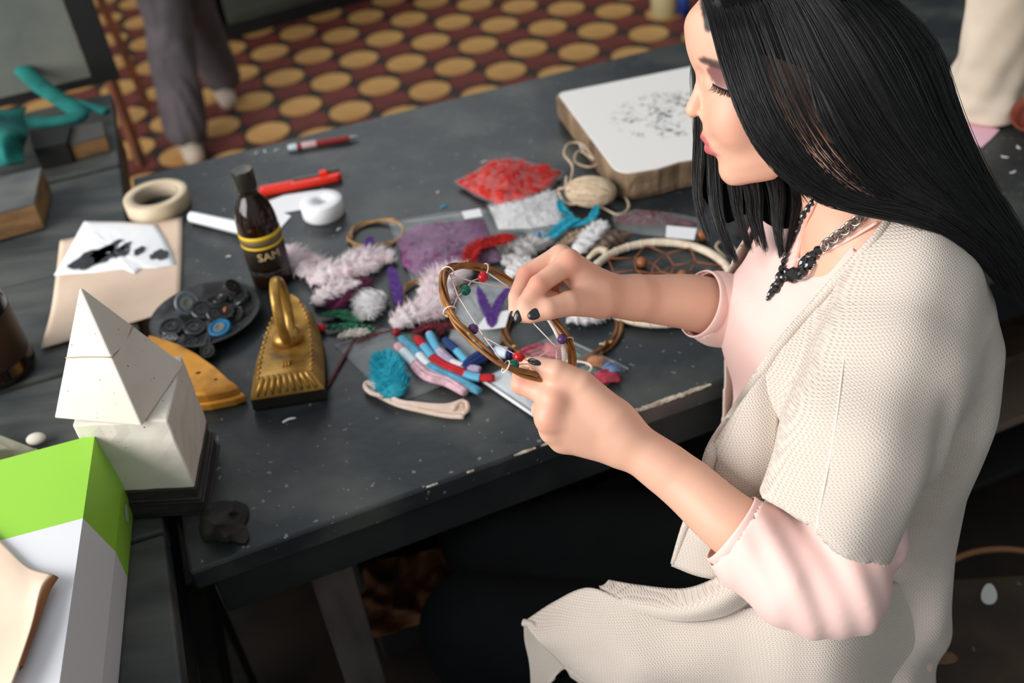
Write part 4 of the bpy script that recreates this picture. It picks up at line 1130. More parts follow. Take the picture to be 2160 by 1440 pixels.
# leather cord hank
lc = thing('leather_cord', 'pale leather cord hank tied in the middle at the front', 'cord', T(880, 850))
M_leather = mat('pale_leather', (236, 214, 198), .6, c2=(222, 196, 178), vs=40)
rr = random.Random(2)
for j in range(5):
    o_ = (j - 2) * 4.2
    pts = [(774 + abs(o_) * .3, 815 + o_ * .9), (800, 822 + o_ * 1.5), (836, 848 + o_ * .5), (880, 858 + o_ * .7), (940, 866 + o_ * 1.2), (982 - abs(o_) * .4, 862 + o_ * 2.0)]
    mesh_obj('strand', *tube(catmull([T(x, y, .005 + .003 * math.cos(j)) for x, y in pts], 30), .0036, 8), M_leather, lc)
mesh_obj('loop_end', *tube(catmull([T(976, 872, .007), T(986, 864, .008), T(984, 850, .008), T(972, 848, .009), T(955, 862, .009)], 16), .0034, 8), M_leather, lc)
mesh_obj('loop_end', *tube(catmull([T(800, 814, .008), T(778, 806, .008), T(770, 814, .008), T(782, 828, .008), T(810, 836, .008)], 16), .0034, 8), M_leather, lc)

# ball of twine with loose loops
tw = thing('twine_ball', 'ball of pale hemp twine with loose loops by the stone slab', 'twine', T(1250, 400))
tc_ = T(1246, 404, .024)
ud = np.array([.85, -.45, .1]); ud /= np.linalg.norm(ud); sd = np.cross([0, 0, 1.0], ud); sd /= np.linalg.norm(sd); up_ = np.cross(ud, sd)
mesh_obj('core', *ellipsoid(tc_, (.042, .026, .023), np.array([ud, sd, up_])), M_twine, tw)
rr = random.Random(4)
for k in range(26):
    ph = rr.uniform(-.55, .55); a0_ = rr.uniform(0, 6.28)
    a = np.linspace(0, 2 * math.pi, 28, endpoint=False)
    # great ellipse wound lengthwise
    nrm_ = np.array([rr.uniform(-.35, .35), math.cos(a0_), math.sin(a0_)]); nrm_ /= np.linalg.norm(nrm_)
    p1 = np.cross(nrm_, [1.0, 0, 0]); p1 /= np.linalg.norm(p1); p2 = np.cross(nrm_, p1)
    loc = np.cos(a)[:, None] * p1 + np.sin(a)[:, None] * p2
    w3 = tc_ + loc[:, :1] * ud * .0435 + loc[:, 1:2] * sd * .0272 + loc[:, 2:] * up_ * .0242
    mesh_obj('winding', *tube(w3, .0015, 5, closed=True), M_twine, tw)
def tpts(l): return np.array([T(x, y, h) for x, y, h in l])
mesh_obj('loose_loop', *tube(catmull(tpts([(1200, 395, .03), (1208, 352, .03), (1190, 325, .028), (1200, 303, .026), (1228, 304, .024), (1250, 330, .024), (1262, 345, .022), (1240, 352, .022), (1212, 340, .024), (1222, 318, .022), (1250, 335, .02), (1270, 345, .02), (1278, 370, .02)]), 70), .0021, 7), M_twine, tw)
mesh_obj('loose_loop', *tube(catmull(tpts([(1195, 372, .03), (1192, 395, .02), (1178, 400, .012), (1190, 425, .008), (1215, 430, .008), (1222, 418, .010), (1205, 405, .014), (1200, 385, .02)]), 50), .0021, 7), M_twine, tw)
mesh_obj('loose_end', *tube(catmull(tpts([(1225, 420, .010), (1260, 432, .006), (1300, 452, .004), (1320, 446, .004), (1326, 430, .006), (1312, 405, .010), (1300, 390, .02)]), 50), .0021, 7), M_twine, tw)
tag(mesh_obj('price_tag', *prism([T(x, y)[:2] for x, y in ((1222, 322), (1232, 300), (1292, 345), (1286, 372))], TZ + .012, TZ + .0135), M_white, None, smooth=False), 'white paper card leaning between the twine and the stone', 'card')

# lithographic stone with a printed drawing
SH = .052
M_stonetop, nt_, b_ = new_mat('stone_top_print')
N_ = nt_.nodes; Lk = nt_.links
tcn = N_.new('ShaderNodeTexCoord'); b_.inputs['Roughness'].default_value = .6
def node(t, **kw):
    n = N_.new(t)
    for k, v in kw.items(): n.inputs[k].default_value = v
    return n
n1 = node('ShaderNodeTexNoise', Scale=16.0, Detail=4.0, Distortion=2.2); Lk.new(tcn.outputs['Object'], n1.inputs['Vector'])
r1 = N_.new('ShaderNodeValToRGB'); cr = r1.color_ramp
cr.elements[0].position = .46; cr.elements[0].color = (0, 0, 0, 1); cr.elements[1].position = .58; cr.elements[1].color = (1, 1, 1, 1)
Lk.new(n1.outputs[0], r1.inputs[0])
n2 = node('ShaderNodeTexNoise', Scale=44.0, Detail=2.0, Distortion=3.0); Lk.new(tcn.outputs['Object'], n2.inputs['Vector'])
r2 = N_.new('ShaderNodeValToRGB'); r2.color_ramp.elements[0].position = .46; r2.color_ramp.elements[1].position = .56
Lk.new(n2.outputs[0], r2.inputs[0])
mul = node('ShaderNodeMath'); mul.operation = 'MULTIPLY'; Lk.new(r1.outputs[0], mul.inputs[0]); Lk.new(r2.outputs[0], mul.inputs[1])
# print area mask: distance from the picture centre
dist = node('ShaderNodeVectorMath'); dist.operation = 'LENGTH'
mpn = N_.new('ShaderNodeMapping')
Lk.new(tcn.outputs['Object'], mpn.inputs[0]); Lk.new(mpn.outputs[0], dist.inputs[0])
r3 = N_.new('ShaderNodeValToRGB'); r3.color_ramp.elements[0].position = .7; r3.color_ramp.elements[0].color = (1, 1, 1, 1); r3.color_ramp.elements[1].position = 1.0; r3.color_ramp.elements[1].color = (0, 0, 0, 1)
Lk.new(dist.outputs['Value'], r3.inputs[0])
mul2 = node('ShaderNodeMath'); mul2.operation = 'MULTIPLY'; Lk.new(mul.outputs[0], mul2.inputs[0]); Lk.new(r3.outputs[0], mul2.inputs[1])
mxn = N_.new('ShaderNodeMix'); mxn.data_type = 'RGBA'; mxn.inputs[6].default_value = s2l((236, 232, 226)); mxn.inputs[7].default_value = s2l((84, 88, 86))
Lk.new(mul2.outputs[0], mxn.inputs[0]); Lk.new(mxn.outputs[2], b_.inputs['Base Color'])
M_stoneside = mat('rough_stone_side', (150, 126, 98), .9, c2=(88, 66, 48), vs=28, vdet=8, lo=.3, hi=.7, bump=.8, bs=50, bd=.006, stretch=(1, 1, .35))
s0 = P(1172, 195, TZ + SH); s1_ = P(1303, 372, TZ + SH); sdir = s1_ - s0; sl = np.linalg.norm(sdir); sdir /= sl
sr = P(1450, 128, TZ + SH) - s0; sr = sr - sdir * (sr @ sdir); sr /= np.linalg.norm(sr)
SW = .30
pol = []
def arc(c, a0_, a1_, r, n=5):
    for k in range(n):
        a = a0_ + (a1_ - a0_) * k / (n - 1)
        pol.append(c + r * (sr * math.cos(a) + sdir * math.sin(a)))
rc_ = .014
arc(s0 + sr * rc_ + sdir * rc_, math.pi * 1.5, math.pi, rc_)
arc(s0 + sr * .03 + sdir * (sl - .03), math.pi, math.pi * .5, .03)
for k in range(1, 6): pol.append(s0 + sr * (.03 + (SW - .06) * k / 6) + sdir * (sl + .004 * math.sin(k * 2.1)))
arc(s0 + sr * (SW - rc_) + sdir * (sl - rc_), math.pi * .5, 0, rc_)
arc(s0 + sr * (SW - rc_) + sdir * rc_, 0, -math.pi * .5, rc_)
pol = [p[:2] for p in pol]
cen = np.mean(pol, 0)
stn = thing('litho_stone', 'thick pale printing stone with a grey ink drawing on top', 'stone slab', (*cen, TZ))
rr = random.Random(8)
loops = []
for (z, k) in ((TZ + .0008, .985), (TZ + .012, 1.012), (TZ + .030, 1.004), (TZ + .046, 1.008), (TZ + SH - .002, .996)):
    loops.append([(cen[0] + (p[0] - cen[0]) * (k + rr.uniform(-.008, .008)), cen[1] + (p[1] - cen[1]) * (k + rr.uniform(-.008, .008)), z) for p in pol])
v_, f_ = loft_loops(loops)
mesh_obj('rough_body', v_, f_, M_stoneside, stn, smooth=False, bevel=.002)
top_o = mesh_obj('printed_face', *prism([cen + (p - cen) * .985 for p in pol], TZ + SH - .002, TZ + SH), M_stonetop, stn, smooth=False, bevel=.0012)
pcn = P(1415, 240, TZ + SH) - np.array([*cen, TZ])
rotz = math.atan2(sr[1], sr[0])
mpn.vector_type = 'POINT'
M2 = Matrix.Diagonal((1 / .105, 1 / .10, 1 / .2)).to_4x4() @ Matrix.Rotation(-rotz, 4, 'Z') @ Matrix.Translation(Vector((-pcn[0], -pcn[1], -pcn[2])))
# mapping node: scale(rotate(p)) + location
mpn.vector_type = 'TEXTURE'
mpn.inputs['Location'].default_value = (pcn[0], pcn[1], pcn[2]); mpn.inputs['Rotation'].default_value = (0, 0, rotz); mpn.inputs['Scale'].default_value = (.115, .10, .2)

# flakes of paint on the table
def flake(label, x, y, L, w, a, m, group='white flakes on the black table'):
    c = T(x, y, .0012); d = np.array([math.cos(a), math.sin(a), 0])
    s_ = np.array([-d[1], d[0], 0])
    pts = catmull([c - d * L / 2, c + s_ * w * .6, c + d * L / 2], 7)
    return tag(mesh_obj('paint_flake', *tube(pts, [w * .4, w * .5, w * .55, w * .5, w * .55, w * .45, w * .3], 6, flat=.4, up=(0, 0, 1)), m, None), label, 'flake', group)
M_flake = mat('white_flake', (222, 222, 218), .7)
flake('curved white flake in front of the plaster block and irons', 610, 886, .018, .004, .35, M_flake, None)
for (x, y, L, a, lab) in ((1022, 341, .014, .4, 'long white flake behind the red bag'), (925, 405, .008, 1.2, 'white flake left of the red bag'), (716, 483, .010, .9, 'white flake right of the white tape'), (482, 541, .008, 0, 'white flake left of the bottle'),
                     (584, 316, .009, .6, 'white flake beside the clear end of the pen'), (560, 318, .008, 2., 'white flake two along from the pen end'), (1268, 726, .004, 0, 'tiny white flake right of the thread bag'), (542, 322, .007, 1., 'white flake farthest from the pen end'), (657, 640, .004, .3, 'tiny white flake by the green feathers')):
    flake(lab, x, y, L, .003, a, M_flake)
flake('teal scrap of feather behind the lilac bag', 937, 436, .012, .005, .5, M_turqf, None)
# ================================================================ implicit surfaces for the figures
from mathutils.bvhtree import BVHTree
def surfnets(fun, lo, hi, h, margin=1.9):
    lo = np.asarray(lo, float); hi = np.asarray(hi, float)
    n = np.ceil((hi - lo) / h).astype(int) + 1
    # coarse pass, then only blocks near the surface are evaluated finely
    B = 5
    nb = (n - 1) // B + 1
    cx = [lo[i] + h * (B * np.arange(nb[i]) + B / 2) for i in range(3)]
    cg = np.stack(np.meshgrid(*cx, indexing='ij'), -1).reshape(-1, 3)
    cv = np.concatenate([fun(cg[i:i + 200000]) for i in range(0, len(cg), 200000)])
    vals = np.repeat(np.repeat(np.repeat(np.where(cv < 0, -1, 1).reshape(nb).astype(np.float32), B, 0), B, 1), B, 2)[:n[0], :n[1], :n[2]].copy()
    near = np.argwhere((np.abs(cv) < h * B * margin).reshape(nb))
    off = np.stack(np.meshgrid(*[np.arange(B)] * 3, indexing='ij'), -1).reshape(-1, 3)
    for i in range(0, len(near), 3000):
        ii = (near[i:i + 3000, None, :] * B + off[None]).reshape(-1, 3)
        ii = ii[(ii < n).all(1)]
        vals[tuple(ii.T)] = fun(lo + ii * h)
    ins = vals < 0
    cnt = np.zeros(n - 1, np.int8)
    for dx in (0, 1):
        for dy in (0, 1):
            for dz in (0, 1):
                cnt += ins[dx:n[0] - 1 + dx, dy:n[1] - 1 + dy, dz:n[2] - 1 + dz]
    act = np.argwhere((cnt > 0) & (cnt < 8))
    idx = -np.ones(n - 1, np.int64); idx[tuple(act.T)] = np.arange(len(act))
    s = np.zeros((len(act), 3)); c = np.zeros(len(act))
    corners = [(a, b, d) for a in (0, 1) for b in (0, 1) for d in (0, 1)]
    for a in corners:
        for b in corners:
            if sum(abs(a[k] - b[k]) for k in range(3)) != 1 or a > b: continue
            va = vals[act[:, 0] + a[0], act[:, 1] + a[1], act[:, 2] + a[2]]
            vb = vals[act[:, 0] + b[0], act[:, 1] + b[1], act[:, 2] + b[2]]
            m = (va < 0) != (vb < 0)
            t = np.where(m, va / np.where(m, va - vb, 1), 0)[:, None]
            p = act + np.array(a) + (np.array(b) - np.array(a)) * t
            s += p * m[:, None]; c += m
    V = lo + (s / c[:, None]) * h
    Fs = []
    for k in range(3):
        sl0 = [slice(None)] * 3; sl1 = [slice(None)] * 3
        sl0[k] = slice(0, n[k] - 1); sl1[k] = slice(1, n[k])
        cr = ins[tuple(sl0)] != ins[tuple(sl1)]
        e = np.argwhere(cr)
        u, w = (k + 1) % 3, (k + 2) % 3
        ok = (e[:, u] > 0) & (e[:, w] > 0) & (e[:, u] < n[u] - 1) & (e[:, w] < n[w] - 1)
        e = e[ok]
        def cell(du, dw):
            q = e.copy(); q[:, u] += du; q[:, w] += dw
            return idx[tuple(q.T)]
        quad = np.stack([cell(-1, -1), cell(0, -1), cell(0, 0), cell(-1, 0)], 1)
        flip = ~ins[tuple(e.T)]
        quad[flip] = quad[flip][:, ::-1]
        Fs.append(quad)
    return V, np.vstack(Fs)
def smin(a, b, k):
    hh = np.clip(0.5 + 0.5 * (b - a) / k, 0, 1)
    return b * (1 - hh) + a * hh - k * hh * (1 - hh)
def smax(a, b, k): return -smin(-a, -b, k)
def cap(p, a, b, ra, rb):
    a = np.asarray(a, float); b = np.asarray(b, float); ab = b - a
    t = np.clip((p - a) @ ab / (ab @ ab + 1e-12), 0, 1)
    return np.linalg.norm(p - a - t[:, None] * ab, axis=1) - (ra + (rb - ra) * t)
def ell(p, c, r, A=None):
    q = p - np.asarray(c, float)
    if A is not None: q = q @ np.asarray(A, float).T
    r = np.asarray(r, float)
    k0 = np.linalg.norm(q / r, axis=1); k1 = np.linalg.norm(q / r ** 2, axis=1) + 1e-9
    return k0 * (k0 - 1) / k1
def chain(p, pts, rad, k=0.004):
    d = None
    for i in range(len(pts) - 1):
        c = cap(p, pts[i], pts[i + 1], rad[i], rad[i + 1])
        d = c if d is None else smin(d, c, k)
    return d
def DD(l): return [D(*q) for q in l]
def limb(p, l, r, n=14):
    """smoothly tapering limb through (px, py, depth) joints"""
    pts = catmull(DD(l), 40); rad = catmull(np.array(r)[:, None], 40)[:, 0]
    ax = pts[-1] - pts[0]; Ln = ax @ ax
    s_ = (pts - pts[0]) @ ax / Ln
    t = np.clip((p - pts[0]) @ ax / Ln, 0, 1)
    c = np.stack([np.interp(t, s_, pts[:, i]) for i in range(3)], 1)
    return np.linalg.norm(p - c, axis=1) - np.interp(t, s_, rad)
def smooth_mesh(V, F, it=2, lam=0.5):
    """laplacian smoothing to take the grid steps out"""
    V = V.copy(); n = len(V)
    e = np.vstack([F[:, [0, 1]], F[:, [1, 2]], F[:, [2, 3]], F[:, [3, 0]]])
    for _ in range(it):
        s = np.zeros_like(V); c = np.zeros(n)
        np.add.at(s, e[:, 0], V[e[:, 1]]); np.add.at(s, e[:, 1], V[e[:, 0]])
        np.add.at(c, e[:, 0], 1); np.add.at(c, e[:, 1], 1)
        V += lam * (s / np.maximum(c, 1)[:, None] - V)
    return V
def in_poly(x, y, poly):
    poly = np.asarray(poly, float); r = np.zeros(len(x), bool); j = len(poly) - 1
    for i in range(len(poly)):
        xi, yi = poly[i]; xj, yj = poly[j]
        m = ((yi > y) != (yj > y)) & (x < (xj - xi) * (y - yi) / (yj - yi + 1e-12) + xi)
        r ^= m; j = i
    return r
def drop_faces(V, F, mask):
    F2 = F[~mask]
    used = np.unique(F2); mp = -np.ones(len(V), int); mp[used] = np.arange(len(used))
    return V[used], mp[F2]
def face_normals(V, F):
    n = np.cross(V[F[:, 2]] - V[F[:, 0]], V[F[:, 3]] - V[F[:, 1]])
    return n / (np.linalg.norm(n, axis=1)[:, None] + 1e-12)
class Hit:
    def __init__(s, meshes):
        v = []; f = []
        for V, F_ in meshes:
            n = len(v); v += [tuple(q) for q in V]; f += [tuple(int(i) + n for i in q) for q in F_]
        s.t = BVHTree.FromPolygons(v, f)
    def at(s, x, y, off=0.0, default=1.0):
        d = ray(x, y); dn = d / np.linalg.norm(d)
        loc, nrm, i, dist = s.t.ray_cast(Vector(CAM), Vector(dn))
        if loc is None: return D(x, y, default) - dn * off
        return np.array(loc) - dn * off

# ================================================================ the seated person: measures
HO = D(1640, 130, 1.0); hn = ray(1640, 130); hn = hn / np.linalg.norm(hn)
hx = CR - hn * (CR @ hn); hx /= np.linalg.norm(hx); hy = np.cross(hx, hn); hy = hy / np.linalg.norm(hy)
if hy @ CU < 0: hy = -hy
SCL = FPX / 1.0 / np.linalg.norm(ray(1640, 130)) * 1.0
def head_uvw(p):
    """world -> image-plane pixels at the head, and pixels towards the viewer"""
    v = p - HO
    return 1640 + (v @ hx) * FPX, 130 - (v @ hy) * FPX, -(v @ hn) * FPX
def hpt(x, y, c=0.0):
    return HO + hx * (x - 1640) / FPX - hy * (y - 130) / FPX - hn * c / FPX
CA, SA = 0.958, 0.287
PB = np.array([-260, -242, -236, -226, -207, -190, -169, -150, -132, -118, -102, -90, -79, -50, -20, 5, 28, 52, 80, 123, 181, 230, 260.])
PA = np.array([60, 95, 112, 146, 160, 165, 166, 171, 178, 177, 182, 182, 179, 170, 164, 161, 160, 165, 168, 166, 150, 118, 80.])
WB = np.array([-260, -236, -215, -190, -150, -100, -50, 0, 50, 100, 180.])
WW = np.array([20, 46, 66, 82, 100, 112, 121, 129, 136, 142, 130.])
def gauss(x, m, s): return np.exp(-((x - m) / s) ** 2)
def f_head(p):
    X, Y, Cc = head_uvw(p)
    a = (X - 1640) * -CA + (Y - 130) * SA
    b = (X - 1640) * -SA + (Y - 130) * -CA
    q = np.stack([a, b, Cc], 1)
    cran = ell(q, (-28, 68, 0), (196, 160, 150))
    A = np.interp(b, PB, PA); w = np.interp(b, WB, WW); a0 = 22.0
    fr = np.maximum(A - a0, 10)
    qa = np.where(a > a0, (a - a0) / fr, (a0 - a) / 115.0)
    qc = np.abs(Cc) / w
    nn = 2.35
    face = ((np.abs(qa) ** nn + qc ** nn) ** (1 / nn) - 1) * np.minimum(fr, w)
    face = smax(face, -(b + 236 - np.clip((60 - a), 0, 100) * .55), 16)   # underside of the jaw, rising to the ear
    face = smax(face, b - 150, 30)
    f = smin(cran, face, 30)
    P3 = np.stack([X, Y, Cc], 1)
    # eye sockets and lids, brow, nose, lips, chin, cheek
    for s in (1, -1):
        f = smax(f, -ell(P3, (1470, 166, 64 * s), (26, 20, 30)), 16)
        f = smin(f, ell(P3, (1521, 172, 62 * s), (29, 27, 29)), 7)
        f = smin(f, ell(P3, (1566, 240, 88 * s), (44, 52, 34)), 40)
        f = smin(f, ell(P3, (1500, 242, 17 * s), (17, 13.5, 13)), 6)
    f = smin(f, chain(P3, [(1490, 140, 0), (1482, 185, 0), (1472, 222, 0), (1469, 231, 0)], [11, 12.5, 16, 17], 4), 12)
    for s in (1, -1):
        f = smin(f, chain(P3, [(1499, 287, 0), (1506, 295, 22 * s), (1534, 316, 47 * s)], [11, 9.5, 3.5], 3), 6)
        f = smin(f, chain(P3, [(1510, 312, 0), (1518, 315, 20 * s), (1535, 319, 45 * s)], [13, 11, 3.5], 3), 5)
    f = smin(f, ell(P3, (1568, 360, 0), (29, 27, 34)), 22)
    return f / FPX
NECK = [hpt(1792, 225, 0), hpt(1812, 360, 0), hpt(1832, 500, -10)]
NB = D(1838, 500, 1.035)
# torso axis by height
TZs = np.array([0.42, 0.503, 0.60, 0.728, 0.82, 0.914, 0.98, 1.044, 1.10])
_tp = {0.503: D(1700, 1300, 1.30), 0.728: D(1765, 1000, 1.19), 0.914: D(1822, 720, 1.09), 1.044: D(1838, 480, 1.04)}
kz = sorted(_tp)
TX = np.interp(TZs, kz, [_tp[k][0] for k in kz]); TY = np.interp(TZs, kz, [_tp[k][1] for k in kz])
FV = np.array([-0.985, -0.17]); LV = np.array([0.17, -0.985])   # she faces FV, her left is LV
SZ = np.array([0.40, 0.46, 0.55, 0.64, 0.72, 0.80, 0.87, 0.92, 0.97, 1.01, 1.045, 1.08])
SFr = np.array([0.11, 0.14, 0.140, 0.128, 0.118, 0.116, 0.120, 0.118, 0.105, 0.080, 0.046, 0.03])
SBk = np.array([0.09, 0.105, 0.108, 0.106, 0.100, 0.096, 0.094, 0.092, 0.088, 0.080, 0.066, 0.05])
SLt = np.array([0.15, 0.185, 0.185, 0.165, 0.148, 0.145, 0.150, 0.155, 0.160, 0.150, 0.100, 0.055])
def torso(p, gf=0.0, gb=0.0, gl=0.0, n=2.3):
    z = p[:, 2]
    cx = np.interp(z, TZs, TX); cy = np.interp(z, TZs, TY)
    dx = p[:, 0] - cx; dy = p[:, 1] - cy
    u = dx * FV[0] + dy * FV[1]; w = dx * LV[0] + dy * LV[1]
    rf = np.interp(z, SZ, SFr) + gf; rb = np.interp(z, SZ, SBk) + gb; rl = np.interp(z, SZ, SLt) + gl
    ru = np.where(u > 0, rf, rb)
    q = (np.abs(u / ru) ** n + np.abs(w / rl) ** n) ** (1 / n)
    f = (q - 1) * np.minimum(ru, rl)
    f = np.maximum(f, np.maximum(z - 1.09, 0.40 - z))
    return f, u, w
LSH = D(1925, 600, 0.955); RSH = np.array([0.375, 1.03, 0.985])
LEL = D(1745, 1222, 0.945); REL = D(1650, 692, 1.19)
SHN = np.array([NB[0] + .015, NB[1], 1.005])
def f_torso_body(p, g=0.0):
    f, u, w = torso(p, g, g, g)
    for s, e in ((LSH, 0.052), (RSH, 0.052)):
        f = smin(f, cap(p, SHN, s, 0.046 + g, e + g), 0.04)
    for s in (1, -1):   # bust
        c = np.array([np.interp(.915, TZs, TX), np.interp(.915, TZs, TY)]) + FV * .068 + LV * .062 * s
        f = smin(f, ell(p, (c[0], c[1], .915), (.062 + g, .06 + g, .062 + g)), 0.04)
    return f
def f_headneck(p):
    f = f_head(p)
    f = smin(f, chain(p, NECK, [0.050, 0.047, 0.054], 0.02), 0.018)
    f = smin(f, f_torso_body(p, -0.004), 0.022)
    # collar bones
    for s in (LSH, RSH):
        a = np.array([NB[0] + FV[0] * .075, NB[1] + FV[1] * .075, 1.005])
        f = smin(f, cap(p, a, (a + s) / 2 + [0, 0, .012], .008, .008), .012)
    return f

# ---- hands
LW = [(1745, 1222, .945), (1553, 1112, .963), (1440, 1016, .985), (1330, 938, 1.0)]
LR = [.038, .0315, .0275, .0215]
def f_lhand(p):
    f = limb(p, LW, LR)
    f = smin(f, cap(p, D(1400, 982, .988), D(1312, 915, .993), .020, .0185), .012)
    pal = None
    for c0_, m0, r0, r1_ in (((1310, 893, .99), (1172, 836, .985), .018, .0128), ((1308, 918, .992), (1156, 878, .987), .018, .0125), ((1305, 938, 1.0), (1163, 908, .998), .017, .0118), ((1300, 950, 1.006), (1184, 930, 1.008), .015, .0108)):
        c = cap(p, D(*c0_), D(*m0), r0, r1_)
        pal = c if pal is None else smin(pal, c, .011)
    f = smin(f, pal, .016)
    idx_ = chain(p, DD([(1172, 838, .985), (1099, 810, .998), (1101, 779, 1.022), (1120, 768, 1.016)]), [.0125, .0104, .0090, .0080], .002)
    f = smin(f, idx_, .008)
    f = smin(f, ell(p, D(1166, 842, .978), (.009, .009, .009)), .016)
    f = smin(f, ell(p, D(1158, 884, .984), (.008, .008, .008)), .016)
    for ch in ([(1160, 880, .989), (1142, 864, 1.026), (1166, 834, 1.045)], [(1168, 908, .999), (1158, 898, 1.035), (1186, 868, 1.052)], [(1188, 928, 1.008), (1180, 920, 1.042), (1210, 895, 1.052)]):
        f = smin(f, chain(p, DD(ch), [.0118, .0104, .0088], .002), .008)
    th_ = chain(p, DD([(1290, 872, .985), (1226, 808, .978), (1174, 782, .976), (1133, 769, .983)]), [.0175, .0132, .0112, .0088], .002)
    f = smin(f, th_, .012)
    return f
RWp = [(1650, 692, 1.19), (1480, 642, 1.135), (1375, 630, 1.115), (1272, 622, 1.092)]
def f_rhand(p):
    f = limb(p, RWp, [.036, .0325, .0275, .0208])
    f = smin(f, cap(p, D(1340, 628, 1.10), D(1275, 628, 1.080), .022, .0175), .012)
    pal = None
    for c0_, m0, r0, r1_ in (((1258, 610, 1.075), (1200, 556, 1.055), .018, .0128), ((1256, 606, 1.088), (1184, 542, 1.074), .017, .0125), ((1258, 612, 1.10), (1190, 552, 1.092), .016, .0115), ((1260, 620, 1.11), (1200, 570, 1.106), .015, .0105)):
        c = cap(p, D(*c0_), D(*m0), r0, r1_)
        pal = c if pal is None else smin(pal, c, .018)
    f = smin(f, pal, .014)
    f = smin(f, chain(p, DD([(1198, 556, 1.053), (1136, 600, 1.035), (1108, 640, 1.034), (1097, 664, 1.036)]), [.0120, .0104, .0088, .0076], .002), .006)
    f = smin(f, chain(p, DD([(1180, 540, 1.073), (1110, 580, 1.062), (1090, 626, 1.052), (1087, 652, 1.048)]), [.0120, .0104, .0088, .0076], .002), .005)
    f = smin(f, chain(p, DD([(1190, 552, 1.092), (1135, 592, 1.092), (1150, 628, 1.082), (1180, 632, 1.078)]), [.0112, .0098, .0086, .008], .004), .004)
    f = smin(f, chain(p, DD([(1200, 570, 1.106), (1155, 606, 1.108), (1175, 634, 1.10), (1200, 634, 1.094)]), [.0102, .0088, .008, .0074], .004), .004)
    f = smin(f, ell(p, D(1200, 549, 1.05), (.011, .011, .010)), .009)
    f = smin(f, chain(p, DD([(1262, 634, 1.07), (1200, 640, 1.042), (1158, 652, 1.03), (1124, 664, 1.031)]), [.0185, .0132, .0108, .0086], .002), .012)
    return f
def bbox(pts, m):
    q = np.array(pts); return q.min(0) - m, q.max(0) + m

per = thing('person', 'seated woman with long black hair, pink blouse and beige knit cardigan threading a hoop', 'person', (float(TX[1]), float(TY[1]), 0.0))

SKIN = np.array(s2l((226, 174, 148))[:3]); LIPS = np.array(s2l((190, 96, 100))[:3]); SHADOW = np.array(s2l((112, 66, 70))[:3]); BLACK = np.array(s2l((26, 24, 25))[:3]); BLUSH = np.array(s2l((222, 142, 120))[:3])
# head, neck and chest
hv = [hpt(1430, -130, 170), hpt(1430, -130, -170), hpt(1880, -130, 170), hpt(1880, -130, -170), hpt(1500, 400, 0), D(1600, 620, .9), D(1900, 620, 1.2)]
lo_, hi_ = bbox(hv, 0.02)
hi_[0] = max(hi_[0], .52); lo_[2] = .93
Vh, Fh = surfnets(f_headneck, lo_, hi_, 0.0020)
Vh = smooth_mesh(Vh, Fh, 2, .4)
X, Y, Cc = head_uvw(Vh)
aa = (X - 1640) * -CA + (Y - 130) * SA; bb_ = (X - 1640) * -SA + (Y - 130) * -CA
colh = np.tile(SKIN, (len(Vh), 1))
P3 = np.stack([X, Y, Cc], 1)
def blend(c, col, m): 
    m = np.clip(m, 0, 1)[:, None]; return c * (1 - m) + col * m
for s in (1, -1):
    colh = blend(colh, BLUSH, .32 * np.exp(-(((X - 1565) / 55) ** 2 + ((Y - 250) / 45) ** 2)) * (Cc * s > 30))
    dl = np.minimum(chain(P3, [(1499, 287, 0), (1506, 295, 22 * s), (1536, 317, 47 * s)], [11, 9.5, 3.5], 3), chain(P3, [(1510, 312, 0), (1518, 315, 20 * s), (1536, 319, 46 * s)], [13, 11, 3.5], 3))
    colh = blend(colh, LIPS, (3.2 - dl) / 2.5)
qq = proj(Vh)
near_ = Cc > 20
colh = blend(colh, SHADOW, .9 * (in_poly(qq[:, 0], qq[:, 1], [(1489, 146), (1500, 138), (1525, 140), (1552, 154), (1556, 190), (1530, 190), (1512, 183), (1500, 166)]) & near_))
colh = blend(colh, BLACK * 1.3, .92 * (in_poly(qq[:, 0], qq[:, 1], [(1472, 123), (1484, 120), (1500, 123), (1524, 132), (1552, 148), (1550, 154), (1518, 145), (1494, 137), (1478, 133)]) & near_))
scalp = ((aa < 35) & (bb_ > 20)) | (bb_ > 182) | ((aa < 122) & (bb_ > 95))
colh[scalp] = BLACK
colh = smooth_mesh(colh, Fh, 2, .5)
# hands
lb_ = DD([(1080, 750, .95), (1080, 950, 1.08), (1780, 1300, .9), (1700, 1100, 1.0), (1330, 850, .95)])
def crop_nets(f, pts, m, h):
    lo, hi = bbox(pts, m); return surfnets(f, lo, hi, h)
def arm_nets(f, l, hand):
    V, F = crop_nets(f, DD(l) + DD(hand), .045, .0016)
    return smooth_mesh(V, F, 2, .4), F
Vl, Fl = arm_nets(f_lhand, LW, [(1085, 770, .985), (1085, 800, 1.03), (1150, 830, 1.06)])
Vr, Fr = arm_nets(f_rhand, RWp, [(1080, 640, 1.03), (1090, 660, 1.06), (1180, 535, 1.05)])
